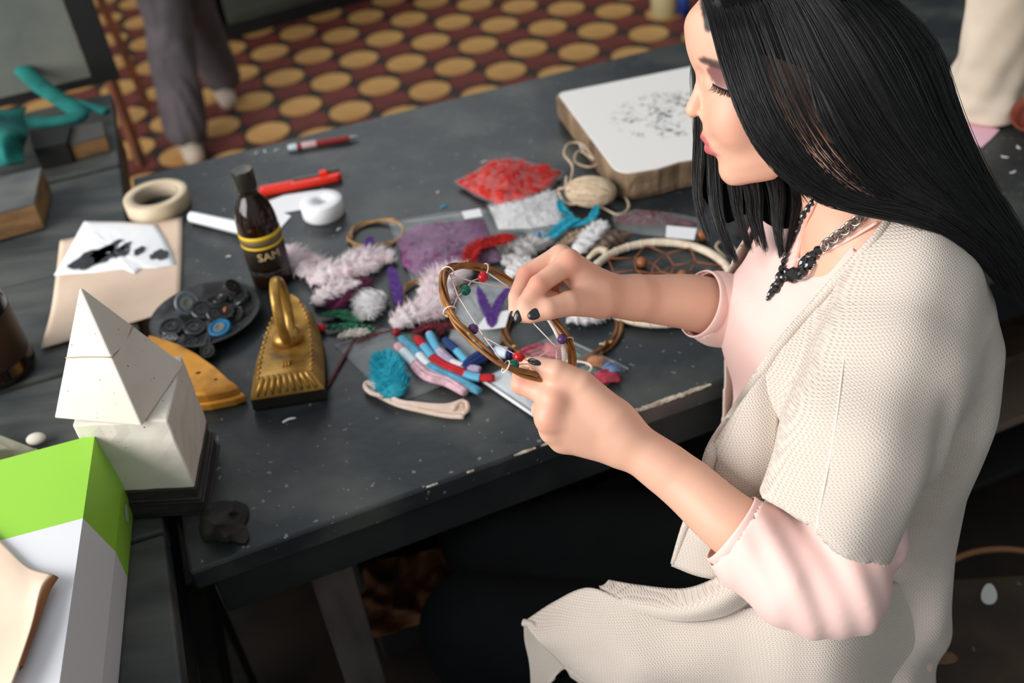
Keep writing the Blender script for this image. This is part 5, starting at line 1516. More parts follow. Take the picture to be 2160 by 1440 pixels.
# legs and feet inside the trousers
KR = D(1040, 1125, 1.38); KL = D(1005, 1325, 1.30)
HR = np.array([TX[1], TY[1]]) - LV * .09; HL = np.array([TX[1], TY[1]]) + LV * .09
AR = np.array([KR[0] + .02, KR[1] + .02, .09]); AL = np.array([KL[0] + .02, KL[1] + .0, .09])
def f_legs(p, g=0.0):
    f = chain(p, [(HR[0], HR[1], .505), KR - [0, 0, .0], AR], [.090 + g, .060 + g, .042 + g], .03)
    f = smin(f, chain(p, [(HL[0], HL[1], .50), KL, AL], [.090 + g, .060 + g, .042 + g], .03), .02)
    return f
def f_lower(p):
    f = f_legs(p)
    for A_ in (AR, AL):
        f = smin(f, cap(p, A_ - [0, 0, .045], A_ + np.array([-.15, -.03, -.062]), .036, .026), .03)
    return f
Vg, Fg = surfnets(f_lower, (-.32, .60, .0), (.55, 1.12, .62), .010)
parts_ = [(Vh, Fh, colh)]
for V, F in ((Vl, Fl), (Vr, Fr), (Vg, Fg)):
    parts_.append((V, F, np.tile(SKIN, (len(V), 1))))
# warm knuckles and finger tips
for k, spots in ((1, [(1166, 842, .976), (1150, 884, .98), (1099, 812, .99)]), (2, [(1200, 550, 1.045), (1137, 600, 1.028), (1112, 580, 1.055)])):
    V, F, c = parts_[k]
    for q in spots:
        c = blend(c, BLUSH, .65 * np.exp(-(np.linalg.norm(V - D(*q), axis=1) / .013) ** 2))
    parts_[k] = (V, F, c)
Vb = np.vstack([q[0] for q in parts_]); Fb = []; n0 = 0; Cb = np.vstack([q[2] for q in parts_])
for V, F, c in parts_: Fb.append(F + n0); n0 += len(V)
Fb = np.vstack(Fb)
M_skin = vcol_mat('skin', .48, sss=.12, bump=.06, bs=900, bd=.0004)
body = mesh_obj('body', Vb, Fb, M_skin, per)
set_cols(body, Cb)
M_nail = mat('black_nail_polish', (30, 32, 34), .18, c2=(92, 96, 98), vs=700, lo=.62, hi=.72, spec=.7)
def nail(c, along, out, L, w):
    along = np.asarray(along, float); along /= np.linalg.norm(along)
    out = np.asarray(out, float); out -= along * (out @ along); out /= np.linalg.norm(out)
    sd_ = np.cross(along, out)
    mesh_obj('fingernail', *ellipsoid(c, (L, w, .0026), np.array([along, sd_, out]), 16, 10), M_nail, per)
tc2 = -CF
nail(D(1130, 763, .977), D(1118, 760, .983) - D(1150, 768, .977), CU * 1.0 - CF * .5, .0085, .0056)
nail(D(1128, 661, 1.0235), D(1120, 670, 1.03) - D(1150, 652, 1.03), -CF * 1.0 + CU * .15, .0085, .0062)
nail(D(1094, 666, 1.0295), D(1092, 676, 1.034) - D(1105, 645, 1.032), -CF * 1.0 - CR * .2, .0082, .0052)
nail(D(1084, 656, 1.043), D(1082, 666, 1.047) - D(1090, 630, 1.05), -CF * .8 - CR * .8, .0078, .0050)
# lashes
ls = MB()
rr = random.Random(3)
HH = Hit([(Vh, Fh)])
for k in range(20):
    t = k / 19
    x0 = 1505 + 44 * t; y0 = 178 + 13 * math.sin(t * 1.9)
    a = HH.at(x0, y0, .0002); b = HH.at(x0 - 10 + 8 * t + rr.uniform(-3, 2), y0 + 13 + rr.uniform(-3, 3), .009)
    m_ = (a + b) / 2 + (hpt(0, 4, 0) - hpt(0, 0, 0))
    ls.add(*tube([a, m_, b], [.0005, .0004, .0001], 4))
lid = [HH.at(1503 + 47 * t, 177 + 14 * math.sin(t * 1.9), .0003) for t in np.linspace(0, 1, 12)]
ls.add(*tube(lid, .0006, 5))
lo2 = mesh_obj('eyelashes', ls.v, ls.f, mat('lash_black', (18, 16, 16), .5), per); lo2['kind'] = 'stuff'
# ================================================================ clothes
M_knit, nt_, b_ = new_mat('beige_knit')
N_ = nt_.nodes; Lk = nt_.links
b_.inputs['Roughness'].default_value = .9; b_.inputs['Sheen Weight'].default_value = .15
tcn = N_.new('ShaderNodeTexCoord')
mp_ = N_.new('ShaderNodeMapping'); mp_.inputs['Rotation'].default_value = (0, 0, -.35)
Lk.new(tcn.outputs['Object'], mp_.inputs[0])
sepx = N_.new('ShaderNodeSeparateXYZ'); Lk.new(mp_.outputs[0], sepx.inputs[0])
def mnode(op, a, b=None):
    n = N_.new('ShaderNodeMath'); n.operation = op
    for i, q in enumerate((a, b)):
        if q is None: continue
        if isinstance(q, (int, float)): n.inputs[i].default_value = q
        else: Lk.new(q, n.inputs[i])
    return n.outputs[0]
nz_ = N_.new('ShaderNodeTexNoise'); nz_.inputs['Scale'].default_value = 7; Lk.new(tcn.outputs['Object'], nz_.inputs['Vector'])
wob = mnode('MULTIPLY', nz_.outputs[0], 0.02)
uu = mnode('ADD', mnode('ADD', sepx.outputs['X'], mnode('MULTIPLY', sepx.outputs['Y'], -.35)), wob); vv2 = mnode('ADD', mnode('ADD', sepx.outputs['Z'], mnode('MULTIPLY', sepx.outputs['Y'], .45)), wob)
row = mnode('MULTIPLY', vv2, 2 * math.pi / .0026)
colp = mnode('MULTIPLY', uu, 2 * math.pi / .0032)
# rows of v stitches: the columns shift by half a stitch every other row
s_row = mnode('SINE', row); zig = mnode('MULTIPLY', mnode('SINE', mnode('MULTIPLY', row, .5)), 1.5)
s_col = mnode('SINE', mnode('ADD', colp, zig))
hgt = mnode('ADD', mnode('MULTIPLY', mnode('MULTIPLY', s_row, s_col), .5), mnode('MULTIPLY', s_row, .25))
cr_ = N_.new('ShaderNodeValToRGB'); cr_.color_ramp.elements[0].position = .12; cr_.color_ramp.elements[0].color = s2l((176, 156, 136)); cr_.color_ramp.elements[1].position = .45; cr_.color_ramp.elements[1].color = s2l((218, 207, 195))  # shade put into the colour: hollows between the stitches are darker
Lk.new(mnode('ADD', mnode('MULTIPLY', hgt, .5), .5), cr_.inputs[0])
mm = N_.new('ShaderNodeMix'); mm.data_type = 'RGBA'; mm.inputs[7].default_value = s2l((204, 186, 172))
nz2 = N_.new('ShaderNodeTexNoise'); nz2.inputs['Scale'].default_value = 9; Lk.new(tcn.outputs['Object'], nz2.inputs['Vector'])
Lk.new(mnode('MULTIPLY', nz2.outputs[0], .45), mm.inputs[0]); Lk.new(cr_.outputs[0], mm.inputs[6]); Lk.new(mm.outputs[2], b_.inputs['Base Color'])
bpn = N_.new('ShaderNodeBump'); bpn.inputs['Strength'].default_value = .55; bpn.inputs['Distance'].default_value = .0013
Lk.new(hgt, bpn.inputs['Height']); Lk.new(bpn.outputs[0], b_.inputs['Normal'])
M_pink = mat('pink_chiffon', (246, 208, 198), .7, sheen=.2, c2=(242, 200, 190), vs=4)
M_pinktrim = mat('pink_trim', (238, 176, 158), .7)
M_black = mat('black_jersey', (6, 9, 10), .95, c2=(11, 14, 15), vs=8, spec=.15)

# blouse: torso with a V neck
lo_t = np.array([.14, .58, .47]); hi_t = np.array([.62, 1.14, 1.12])
Vt, Ft = surfnets(lambda p: f_torso_body(p, .003) + .0015 * np.sin(p[:, 0] * 90 + p[:, 2] * 60), lo_t, hi_t, .0045)
Vt = smooth_mesh(Vt, Ft, 2, .4)
q = proj(Vt[Ft].mean(1)); nf = face_normals(Vt, Ft)
tocam = CAM - Vt[Ft].mean(1); vis = (nf * tocam).sum(1) > 0
neck_poly = [(1724, 418), (1704, 462), (1690, 505), (1683, 546), (1712, 541), (1738, 532), (1792, 504), (1856, 468), (1900, 440), (1860, 380), (1740, 370)]
ctr = Vt[Ft].mean(1)
un = (ctr[:, 0] - NB[0]) * FV[0] + (ctr[:, 1] - NB[1]) * FV[1]; wn = (ctr[:, 0] - NB[0]) * LV[0] + (ctr[:, 1] - NB[1]) * LV[1]
mask = (in_poly(q[:, 0], q[:, 1], neck_poly) & vis) | ((np.hypot(un, wn) < .062) & (ctr[:, 2] > 1.0)) | (ctr[:, 2] > 1.06)
Vt2, Ft2 = drop_faces(Vt, Ft, mask)
mesh_obj('blouse', Vt2, Ft2, M_pink, per, solid=.0012)['label'] = 'pale pink blouse with a V neck'
hb_ = Hit([(Vt, Ft), (Vh, Fh)])
tr_pts = [hb_.at(x, y, .0015) for x, y in [(1722, 420), (1712, 444), (1702, 466), (1692, 500), (1685, 530), (1683, 548)]]
mesh_obj('neck_trim', *tube(catmull(tr_pts, 24), .0022, 8), M_pinktrim, per)
tr_pts = [hb_.at(x, y, .0010) for x, y in [(1683, 548), (1712, 541), (1738, 532), (1792, 504), (1852, 468)]]
mesh_obj('neck_trim', *tube(catmull(tr_pts, 24), .0016, 8), M_pink, per)
# sleeves
def folds(p, c, amp, fr): return amp * np.sin(p @ np.asarray(c) * fr)
LS = DD([(1548, 1118, .962), (1600, 1158, .958), (1670, 1205, .950), (1752, 1222, .945), (1795, 1130, .940), (1800, 1060, .940)])
def f_lsleeve(p):
    f = chain(p, LS, [.0365, .043, .051, .053, .046, .040], .012)
    d1 = D(1600, 1280, .96) - D(1640, 1080, .96)
    ph = (p - LS[2]) @ np.array(CR) * 95 + (p - LS[2]) @ np.array(CU) * 40
    f = f + .0022 * np.sin(ph) * np.clip((np.linalg.norm(p - LS[0], axis=1) - .02) / .05, 0, 1) + .0012 * np.sin(ph * 2.3 + 1)
    e = LS[1] - LS[0]; e = e / np.linalg.norm(e)
    return np.maximum(f, -((p - LS[0]) @ e))
lo, hi = bbox(LS, .075)
Vs, Fs = surfnets(f_lsleeve, lo, hi, .0035); Vs = smooth_mesh(Vs, Fs, 2, .4)
e = LS[1] - LS[0]; e = e / np.linalg.norm(e)
Vs, Fs = drop_faces(Vs, Fs, ((Vs[Fs].mean(1) - LS[0]) @ e) < .0025)
mesh_obj('blouse_sleeve', Vs, Fs, M_pink, per, solid=.0012)
def cuff(c, e, r, up_, sc=1.0, tw=.010):
    e = e / np.linalg.norm(e); a = np.cross(e, up_); a /= np.linalg.norm(a); b = np.cross(e, a)
    th = np.linspace(0, 2 * math.pi, 40, endpoint=False)
    rings = []
    for (s, k) in ((0, 1.0), (.002, 1.03), (tw, 1.03), (tw + .001, 1.0)):
        rings.append(c + e * s + (np.cos(th)[:, None] * a + np.sin(th)[:, None] * b * sc) * r * k)
    return loft_loops([[tuple(x) for x in r_] for r_ in rings], False, False)
mesh_obj('sleeve_cuff', *cuff(LS[0] + e * -.004, e, .0368, np.array(CF), 1.0), M_pink, per, solid=.0014)
RS = DD([(1478, 641, 1.135), (1530, 655, 1.15), (1600, 670, 1.17), (1660, 680, 1.20)])
def f_rsleeve(p):
    f = chain(p, RS, [.0375, .041, .047, .05], .01)
    f = smin(f, cap(p, RS[3], RSH, .05, .055), .02)
    f = f + .0016 * np.sin((p - RS[0]) @ CR * 130 + (p - RS[0]) @ CU * 50)
    e = RS[1] - RS[0]; e = e / np.linalg.norm(e)
    return np.maximum(f, -((p - RS[0]) @ e))
lo, hi = bbox(RS + [RSH], .065)
Vr2, Fr2 = surfnets(f_rsleeve, lo, hi, .0035); Vr2 = smooth_mesh(Vr2, Fr2, 2, .4)
e2 = RS[1] - RS[0]; e2 = e2 / np.linalg.norm(e2)
Vr2, Fr2 = drop_faces(Vr2, Fr2, ((Vr2[Fr2].mean(1) - RS[0]) @ e2) < .0025)
mesh_obj('blouse_sleeve', Vr2, Fr2, M_pink, per, solid=.0012)
mesh_obj('sleeve_cuff', *cuff(RS[0] + e2 * -.003, e2, .0378, np.array(CF), 1.0, .012), M_pink, per, solid=.0014)
# trousers
Vp, Fp = surfnets(lambda p: smin(f_legs(p, .008), np.maximum(torso(p, .004, .004, .004)[0], p[:, 2] - .62), .03), (-.30, .58, .08), (.56, 1.14, .66), .009)
Vp = smooth_mesh(Vp, Fp, 2, .5)
mesh_obj('trousers', Vp, Fp, M_black, per)['label'] = 'black trousers'
for A_ in (AR, AL):
    Vq, Fq = surfnets(lambda p: np.maximum(smin(cap(p, A_ - [0, 0, .04], A_ + np.array([-.15, -.03, -.058]), .044, .034), cap(p, A_, A_ - [0, 0, .03], .044, .044), .02), .004 - p[:, 2]), A_ - [.22, .10, .10], A_ + [.08, .08, .08], .008)
    mesh_obj('shoe', Vq, Fq, M_black, per)

# cardigan: loose knit over the torso, shoulder and upper arm
SL = DD([(1905, 600, .965), (1880, 760, .945), (1820, 940, .930), (1740, 1095, .932)])
def f_card(p):
    f, u, w = torso(p, .014, .008, .016, 2.3)
    f = smin(f, cap(p, SHN, RSH, .055, .060), .04)
    f = smin(f, cap(p, SHN + [.0, 0, -.005], LSH, .050, .055), .035)
    for s_ in (1, -1):
        c = np.array([np.interp(.915, TZs, TX), np.interp(.915, TZs, TY)]) + FV * .068 + LV * .062 * s_
        f = smin(f, ell(p, (c[0], c[1], .915), (.074, .072, .074)), .04)
    sl = chain(p, SL, [.058, .068, .074, .068], .01)
    dn = SL[3] - SL[2]; dn = dn / np.linalg.norm(dn)
    sl = np.maximum(sl, (p - SL[3]) @ dn - .012)
    f = smin(f, sl, .022)
    # soft vertical drape behind and folds
    bk = chain(p, DD([(1930, 640, 1.06), (1925, 820, 1.10), (1860, 1040, 1.16), (1775, 1330, 1.24)]), [.040, .052, .060, .085], .01)
    f = smin(f, bk, .035)
    x_ = (p - LSH) @ CR; y_ = (p - LSH) @ CU
    f = f + .0052 * np.sin(x_ * 42 + y_ * 24 + 1.0 + 2.2 * np.sin(y_ * 14)) * np.clip((-y_ - .06) / .12, 0, 1) + .011 * np.exp(-((x_ - .022 - y_ * .18) / .013) ** 2) * np.clip((-y_ - .09) / .05, 0, 1) * np.clip((.29 + y_) / .05, 0, 1) + .0018 * np.sin(x_ * 85 - y_ * 30)
    return np.maximum(f, .43 - p[:, 2])
Vc, Fc = surfnets(f_card, (.12, .50, .42), (.66, 1.14, 1.10), .005)
Vc = smooth_mesh(Vc, Fc, 2, .4)
cc_ = Vc[Fc].mean(1); q = proj(cc_); nf = face_normals(Vc, Fc); vis = (nf * (CAM - cc_)).sum(1) > -.02
open_poly = [(1400, 1010), (1478, 1004), (1498, 950), (1540, 885), (1596, 800), (1650, 722), (1712, 650), (1772, 582), (1835, 515), (1880, 462), (1925, 425), (1880, 330), (1600, 380), (1560, 520), (1430, 560)]
ux = (cc_[:, 0] - np.interp(cc_[:, 2], TZs, TX)); uy = (cc_[:, 1] - np.interp(cc_[:, 2], TZs, TY))
uf = ux * FV[0] + uy * FV[1]; ul = ux * LV[0] + uy * LV[1]
far_front = (uf > .0) & (ul > -.125) & (ul < .02) & (cc_[:, 2] > .56)
rn = np.hypot(cc_[:, 0] - NB[0] - .005, cc_[:, 1] - NB[1])
neckhole = (rn < .072) & (cc_[:, 2] > .98)
mask = (in_poly(q[:, 0], q[:, 1], open_poly) & vis & (uf > -.03) & (ul > -.09)) | far_front | neckhole | (cc_[:, 2] < .436)
# the blouse sleeve leaves through the sleeve hem
dn = SL[3] - SL[2]; dn = dn / np.linalg.norm(dn)
ax_d = np.linalg.norm((cc_ - SL[3]) - ((cc_ - SL[3]) @ dn)[:, None] * dn, axis=1)
mask |= (((cc_ - SL[3]) @ dn) > .008) & (ax_d < .066) & ((nf @ dn) > .5)
Vc2, Fc2 = drop_faces(Vc, Fc, mask)
mesh_obj('cardigan', Vc2, Fc2, M_knit, per, solid=.003)['label'] = 'loose beige knitted cardigan'
hc = Hit([(Vc, Fc)])
bpx = [(1905, 440), (1878, 462), (1835, 515), (1772, 582), (1712, 650), (1650, 722), (1596, 800), (1540, 885), (1500, 950), (1480, 1004)]
bpts = catmull([hc.at(x, y, .002) for x, y in bpx[:-2]] + DD([(1502, 950, 1.028), (1481, 1030, 1.028), (1446, 1110, 1.048), (1420, 1188, 1.078)]), 60)
bt_, bn_, bb2 = frames(bpts)
mesh_obj('front_band', *tube(bpts, np.concatenate([np.linspace(.004, .007, 44), np.linspace(.007, .003, 16)]), 10, flat=1.0), M_knit, per)
# front panel below the band, hanging past the forearm to its hem
pg = [[D(1640, 760, 1.015), D(1600, 800, 1.01), D(1565, 850, 1.015), D(1545, 880, 1.03)],
      [D(1640, 900, 1.0), D(1590, 920, 1.0), D(1540, 940, 1.01), D(1504, 950, 1.03)],
      [D(1620, 1020, 1.0), D(1570, 1030, 1.0), D(1520, 1035, 1.01), D(1482, 1030, 1.03)],
      [D(1590, 1120, 1.02), D(1540, 1125, 1.02), D(1490, 1122, 1.03), D(1446, 1110, 1.05)],
      [D(1570, 1215, 1.05), D(1520, 1220, 1.05), D(1470, 1212, 1.06), D(1418, 1192, 1.08)]]
mesh_obj('front_panel', *patch_geo(pg, 24, 36), M_knit, per, solid=.004)
# skirt of the cardigan thrown over the lap
sg = [[D(1560, 1190, 1.02), D(1505, 1225, 1.05), D(1440, 1245, 1.09), D(1350, 1238, 1.13), D(1285, 1228, 1.16)],
      [D(1575, 1230, 1.01), D(1510, 1268, 1.03), D(1430, 1285, 1.07), D(1340, 1268, 1.11), D(1275, 1238, 1.15)],
      [D(1590, 1260, 1.03), D(1520, 1298, 1.05), D(1420, 1305, 1.08), D(1320, 1275, 1.115), D(1265, 1240, 1.15)]]
mesh_obj('hem_roll', *patch_geo(sg, 30, 16), M_knit, per, solid=.007)
sk = [[D(1950, 1220, 1.10), D(1800, 1240, 1.01), D(1680, 1262, 1.01), D(1560, 1285, 1.05), D(1420, 1300, 1.09), D(1310, 1262, 1.12), D(1240, 1240, 1.15), D(1170, 1270, 1.17), D(1106, 1312, 1.17)],
      [D(1940, 1330, 1.10), D(1800, 1330, 1.01), D(1680, 1335, 1.01), D(1560, 1350, 1.05), D(1430, 1365, 1.08), D(1330, 1345, 1.10), D(1260, 1325, 1.12), D(1190, 1335, 1.14), D(1130, 1345, 1.15)],
      [D(1925, 1400, 1.12), D(1790, 1400, 1.02), D(1680, 1405, 1.02), D(1560, 1415, 1.06), D(1440, 1420, 1.08), D(1350, 1408, 1.09), D(1290, 1395, 1.11), D(1225, 1385, 1.13), D(1168, 1380, 1.15)],
      [D(1915, 1470, 1.14), D(1780, 1470, 1.04), D(1680, 1475, 1.04), D(1560, 1478, 1.08), D(1450, 1475, 1.10), D(1370, 1462, 1.10), D(1310, 1448, 1.11), D(1250, 1430, 1.13), D(1195, 1408, 1.155)],
      [D(1905, 1540, 1.16), D(1770, 1540, 1.06), D(1680, 1545, 1.06), D(1560, 1545, 1.10), D(1460, 1540, 1.11), D(1390, 1525, 1.11), D(1330, 1505, 1.12), D(1270, 1470, 1.14), D(1205, 1425, 1.165)]]
mesh_obj('skirt_flap', *patch_geo(sk, 80, 44), M_knit, per, solid=.004)
fg = [[D(1106, 1312, 1.17), D(1140, 1330, 1.165), D(1170, 1372, 1.165), D(1195, 1408, 1.165)],
      [D(1108, 1350, 1.19), D(1140, 1368, 1.185), D(1165, 1395, 1.18), D(1186, 1412, 1.175)],
      [D(1118, 1400, 1.20), D(1142, 1410, 1.195), D(1165, 1420, 1.19), D(1180, 1418, 1.18)],
      [D(1122, 1465, 1.21), D(1135, 1462, 1.205), D(1152, 1450, 1.20), D(1168, 1430, 1.19)]]
mesh_obj('flap_fold', *patch_geo(fg, 20, 20), M_knit, per, solid=.004)
mesh_obj('flap_edge', *tube(catmull(DD([(1104, 1312, 1.168), (1128, 1322, 1.16), (1162, 1362, 1.158), (1195, 1402, 1.155), (1240, 1436, 1.145), (1290, 1470, 1.135)]), 40), .0045, 8), M_knit, per)

mesh_obj('sleeve_seam', *tube(catmull([hc.at(x, y, .0014) for x, y in [(1800, 640), (1780, 760), (1765, 880), (1748, 980), (1732, 1060), (1722, 1120)]], 40), .0012, 6), mat('seam_yarn', (226, 214, 200), .9), per)
# ================================================================ hair
M_hair, nt_, b_ = new_mat('black_hair')
b_.inputs['Base Color'].default_value = s2l((14, 12, 13)); b_.inputs['Roughness'].default_value = .34; b_.inputs['Specular IOR Level'].default_value = .62
M_hairbase = mat('matte_black_hair', (10, 9, 10), .9, spec=.1)  # plain matte black of the hair layer below the strands
def CP(l): return [D(x, y, 1.0 - c / FPX) for x, y, c in l]
near_g = [
    [(1468, -50, 20), (1492, 20, 84), (1512, 90, 122), (1540, 180, 138), (1582, 285, 140), (1650, 368, 150), (1740, 425, 160), (1850, 452, 178), (1960, 470, 190), (2060, 540, 150)],
    [(1500, -65, 30), (1535, 20, 124), (1562, 100, 150), (1600, 215, 160), (1655, 315, 160), (1730, 392, 160), (1830, 436, 172), (1950, 455, 190), (2070, 535, 160), (2120, 615, 120)],
    [(1545, -85, 30), (1600, 10, 150), (1640, 120, 172), (1690, 240, 170), (1760, 345, 165), (1850, 415, 172), (1950, 448, 188), (2070, 520, 165), (2150, 640, 115)],
    [(1590, -95, 30), (1660, 10, 165), (1720, 150, 186), (1800, 285, 178), (1890, 385, 176), (1985, 442, 186), (2090, 525, 155), (2165, 640, 110)],
    [(1650, -95, 25), (1740, 0, 168), (1820, 120, 188), (1905, 270, 176), (1990, 385, 170), (2085, 480, 150), (2150, 560, 120), (2190, 640, 95)],
    [(1710, -85, 20), (1810, 0, 145), (1900, 120, 152), (1975, 280, 140), (2060, 410, 130), (2140, 520, 105), (2200, 640, 80)],
    [(1770, -60, 0), (1880, 0, 62), (1975, 100, 62), (2020, 230, 62), (2080, 370, 52), (2155, 490, 40), (2215, 620, 30)],
    [(1765, -70, -20), (1870, 10, -70), (1955, 140, -80), (2005, 280, -70), (2075, 410, -60), (2140, 520, -40), (2190, 620, -20)]]
far_g = [
    [(1490, -40, -50), (1463, 110, -124), (1468, 240, -140), (1462, 370, -145), (1470, 440, -145), (1490, 505, -140)],
    [(1510, 60, -120), (1478, 200, -140), (1485, 330, -145), (1480, 420, -145), (1500, 505, -140)],
    [(1530, 100, -130), (1510, 260, -145), (1512, 380, -148), (1525, 470, -145), (1562, 562, -140)],
    [(1560, 120, -140), (1545, 300, -148), (1570, 400, -150), (1575, 450, -148), (1592, 512, -145)],
    [(1600, 120, -145), (1600, 300, -150), (1622, 400, -150), (1628, 480, -148), (1650, 560, -140)],
    [(1650, 120, -140), (1660, 320, -140), (1688, 395, -135), (1676, 480, -130), (1655, 555, -125)]]
HHh = Hit([(Vh, Fh)])
def lift(p):
    """keep a near-side guide outside the head"""
    out = np.array(p)
    for k in range(len(out)):
        q = proj(out[k])
        d = ray(q[0], q[1]); dn = d / np.linalg.norm(d)
        loc, nr, i, dist = HHh.t.ray_cast(Vector(CAM), Vector(dn))
        if loc is not None:
            dep = float((np.array(loc) - CAM) @ CF)
            if q[2] > dep - .005 and q[2] < dep + .10: out[k] = CAM + d * (dep - .005)
    return out
def strands(guides, n, npt, jit, wid, seed, gaps=(), clump=60, cj=.10, ends=.12, fit=False):
    rr = np.random.default_rng(seed)
    G = np.stack([catmull(CP(g), npt) for g in guides])     # K, npt, 3
    if fit: G = np.stack([lift(g) for g in G])
    K = len(guides)
    cl = np.sort(rr.uniform(0, K - 1, clump))
    V = []; Fq = []
    tt = np.linspace(0, 1, npt)
    nv = 0
    for k in range(n):
        g = rr.uniform(0, K - 1)
        c = cl[np.argmin(np.abs(cl - g))]
        skip = False
        for (g0, g1, pr) in gaps:
            if g0 < c < g1 and rr.random() < pr: skip = True
        if skip: continue
        gg = g + (c - g) * (.15 + .75 * tt ** 1.3)
        gg = np.clip(gg + cj * rr.normal() * .2, 0, K - 1.0001)
        i = gg.astype(int); u = (gg - i)[:, None]
        p = G[i, np.arange(npt)] * (1 - u) + G[i + 1, np.arange(npt)] * u
        end = 1 - ends * rr.random() ** 2
        if end < 1:
            q = np.clip(tt * end * (npt - 1), 0, npt - 1.001); ii = q.astype(int); uu_ = (q - ii)[:, None]
            p = p[ii] * (1 - uu_) + p[ii + 1] * uu_
        o = rr.normal(size=3) * jit
        o2 = rr.normal(size=3) * jit * .8
        p = p + o * np.minimum(1, tt * 4)[:, None] + o2 * np.sin(tt * math.pi * (1 + rr.random()))[:, None]
        t, nn_, bb3 = frames(p, None)
        w = wid * (.6 + .8 * rr.random()) * (1 - .75 * np.clip((tt - .8) / .2, 0, 1))
        ring = np.stack([p + nn_ * w[:, None], p + (-.5 * nn_ + .87 * bb3) * w[:, None], p + (-.5 * nn_ - .87 * bb3) * w[:, None]], 1).reshape(-1, 3)
        V.append(ring)
        base = nv + 3 * np.arange(npt - 1)[:, None]
        for a, b in ((0, 1), (1, 2), (2, 0)):
            Fq.append(np.concatenate([base + a, base + b, base + 3 + b, base + 3 + a], 1))
        nv += 3 * npt
    return np.vstack(V), np.vstack(Fq)
Va, Fa = strands(near_g, 9500, 16, .0014, .00030, 5, gaps=((1.42, 2.74, .93), (.55, .75, .5)), clump=90, fit=True)
Vd, Fd = strands(far_g, 2400, 13, .0012, .00030, 6, clump=13, ends=.25)
wisp = [[(1560, 120, 150), (1588, 220, 152), (1618, 300, 135), (1652, 365, 110), (1700, 430, 90)], [(1564, 120, 150), (1594, 220, 152), (1626, 300, 135), (1664, 365, 112), (1716, 432, 92)]]
Ve, Fe = strands(wisp, 46, 16, .0012, .00026, 8, clump=3, fit=True)
top_w = [[(1700, 150, 190), (1730, 250, 185), (1790, 345, 180), (1870, 415, 178)], [(1720, 150, 190), (1780, 270, 185), (1845, 365, 180), (1900, 420, 178)]]
Vf, Ff = strands(top_w, 150, 16, .0016, .00026, 9, clump=9, fit=True)
Va, Fa = np.vstack([Va, Ve, Vf]), np.vstack([Fa, Fe + len(Va), Ff + len(Va) + len(Ve)])
Fd = Fd + len(Va)
ho = mesh_obj('hair', np.vstack([Va, Vd]), np.vstack([Fa, Fd]), M_hair, per)
ho['label'] = 'long straight black hair'; ho['kind'] = 'stuff'
# dense layer under the loose strands
def under(guides, shrink, nu, nv_, fit=False):
    g = [catmull(CP([(x, y, c - shrink) for x, y, c in q]), 14) for q in guides]
    if fit: g = [lift(q) + CF * .0035 for q in g]
    return patch_geo(np.array(g), nu, nv_)
mesh_obj('hair_layer', *under(near_g[3:], 12, 40, 60, True), M_hairbase, per, solid=.004)
mesh_obj('hair_layer', *under([q[:3] for q in near_g[1:4]], 10, 20, 20, True), M_hairbase, per, solid=.002)
mesh_obj('hair_layer', *under([[(x, y, c) for x, y, c in q] for q in near_g[:2]], 9, 40, 16, True), M_hairbase, per, solid=.002)
mesh_obj('hair_layer', *under([[(x + 6, y, c) for x, y, c in q[:4]] for q in far_g], 10, 20, 20), M_hairbase, per, solid=.002)

# ================================================================ necklace
M_steel = mat('dark_steel', (176, 172, 168), .26, metal=.95)
M_gem = mat('black_gem', (16, 18, 20), .08, spec=.9, coat=.5)
hs = Hit([(Vt, Ft), (Vh, Fh)])
nk = thing('necklace', 'chunky steel chain necklace with a black stone pendant on the blouse', 'necklace', hs.at(1735, 525))
cp_ = catmull([hs.at(x, y, .005) for x, y in [(1736, 522), (1752, 508), (1772, 494), (1792, 478), (1812, 460), (1828, 444), (1842, 428), (1862, 412), (1886, 398)]], 15)
for k in range(14):
    c = (cp_[k] + cp_[k + 1]) / 2; d = cp_[k + 1] - cp_[k]; L = np.linalg.norm(d); d /= L
    nrm_ = -ray(1780, 480); nrm_ = nrm_ - d * (nrm_ @ d); nrm_ /= np.linalg.norm(nrm_); sd_ = np.cross(d, nrm_)
    tl = .62 if k % 2 else -.62
    n2_ = nrm_ * math.cos(tl) + sd_ * math.sin(tl); s2_ = np.cross(d, n2_)
    a = np.linspace(0, 2 * math.pi, 18, endpoint=False)
    pts = c + np.cos(a)[:, None] * d * L * .78 + np.sin(a)[:, None] * s2_ * .0052
    mesh_obj('link', *tube(pts, .0015, 7, closed=True), M_steel, nk)
def gem(x, y, rx, ry, an, off=.004, m_=M_gem, nm='stone'):
    c = hs.at(x, y, off); d = ray(x, y); d = d / np.linalg.norm(d)
    ex3 = CR * math.cos(an) - CU * math.sin(an); ex3 = ex3 - d * (ex3 @ d); ex3 /= np.linalg.norm(ex3); ey3 = np.cross(d, ex3)
    v, f = ellipsoid(c, (rx / FPX, ry / FPX, min(rx, ry) * .7 / FPX), np.array([ex3, ey3, d]), 9, 6)
    return mesh_obj(nm, v, f, m_, nk, smooth=False)
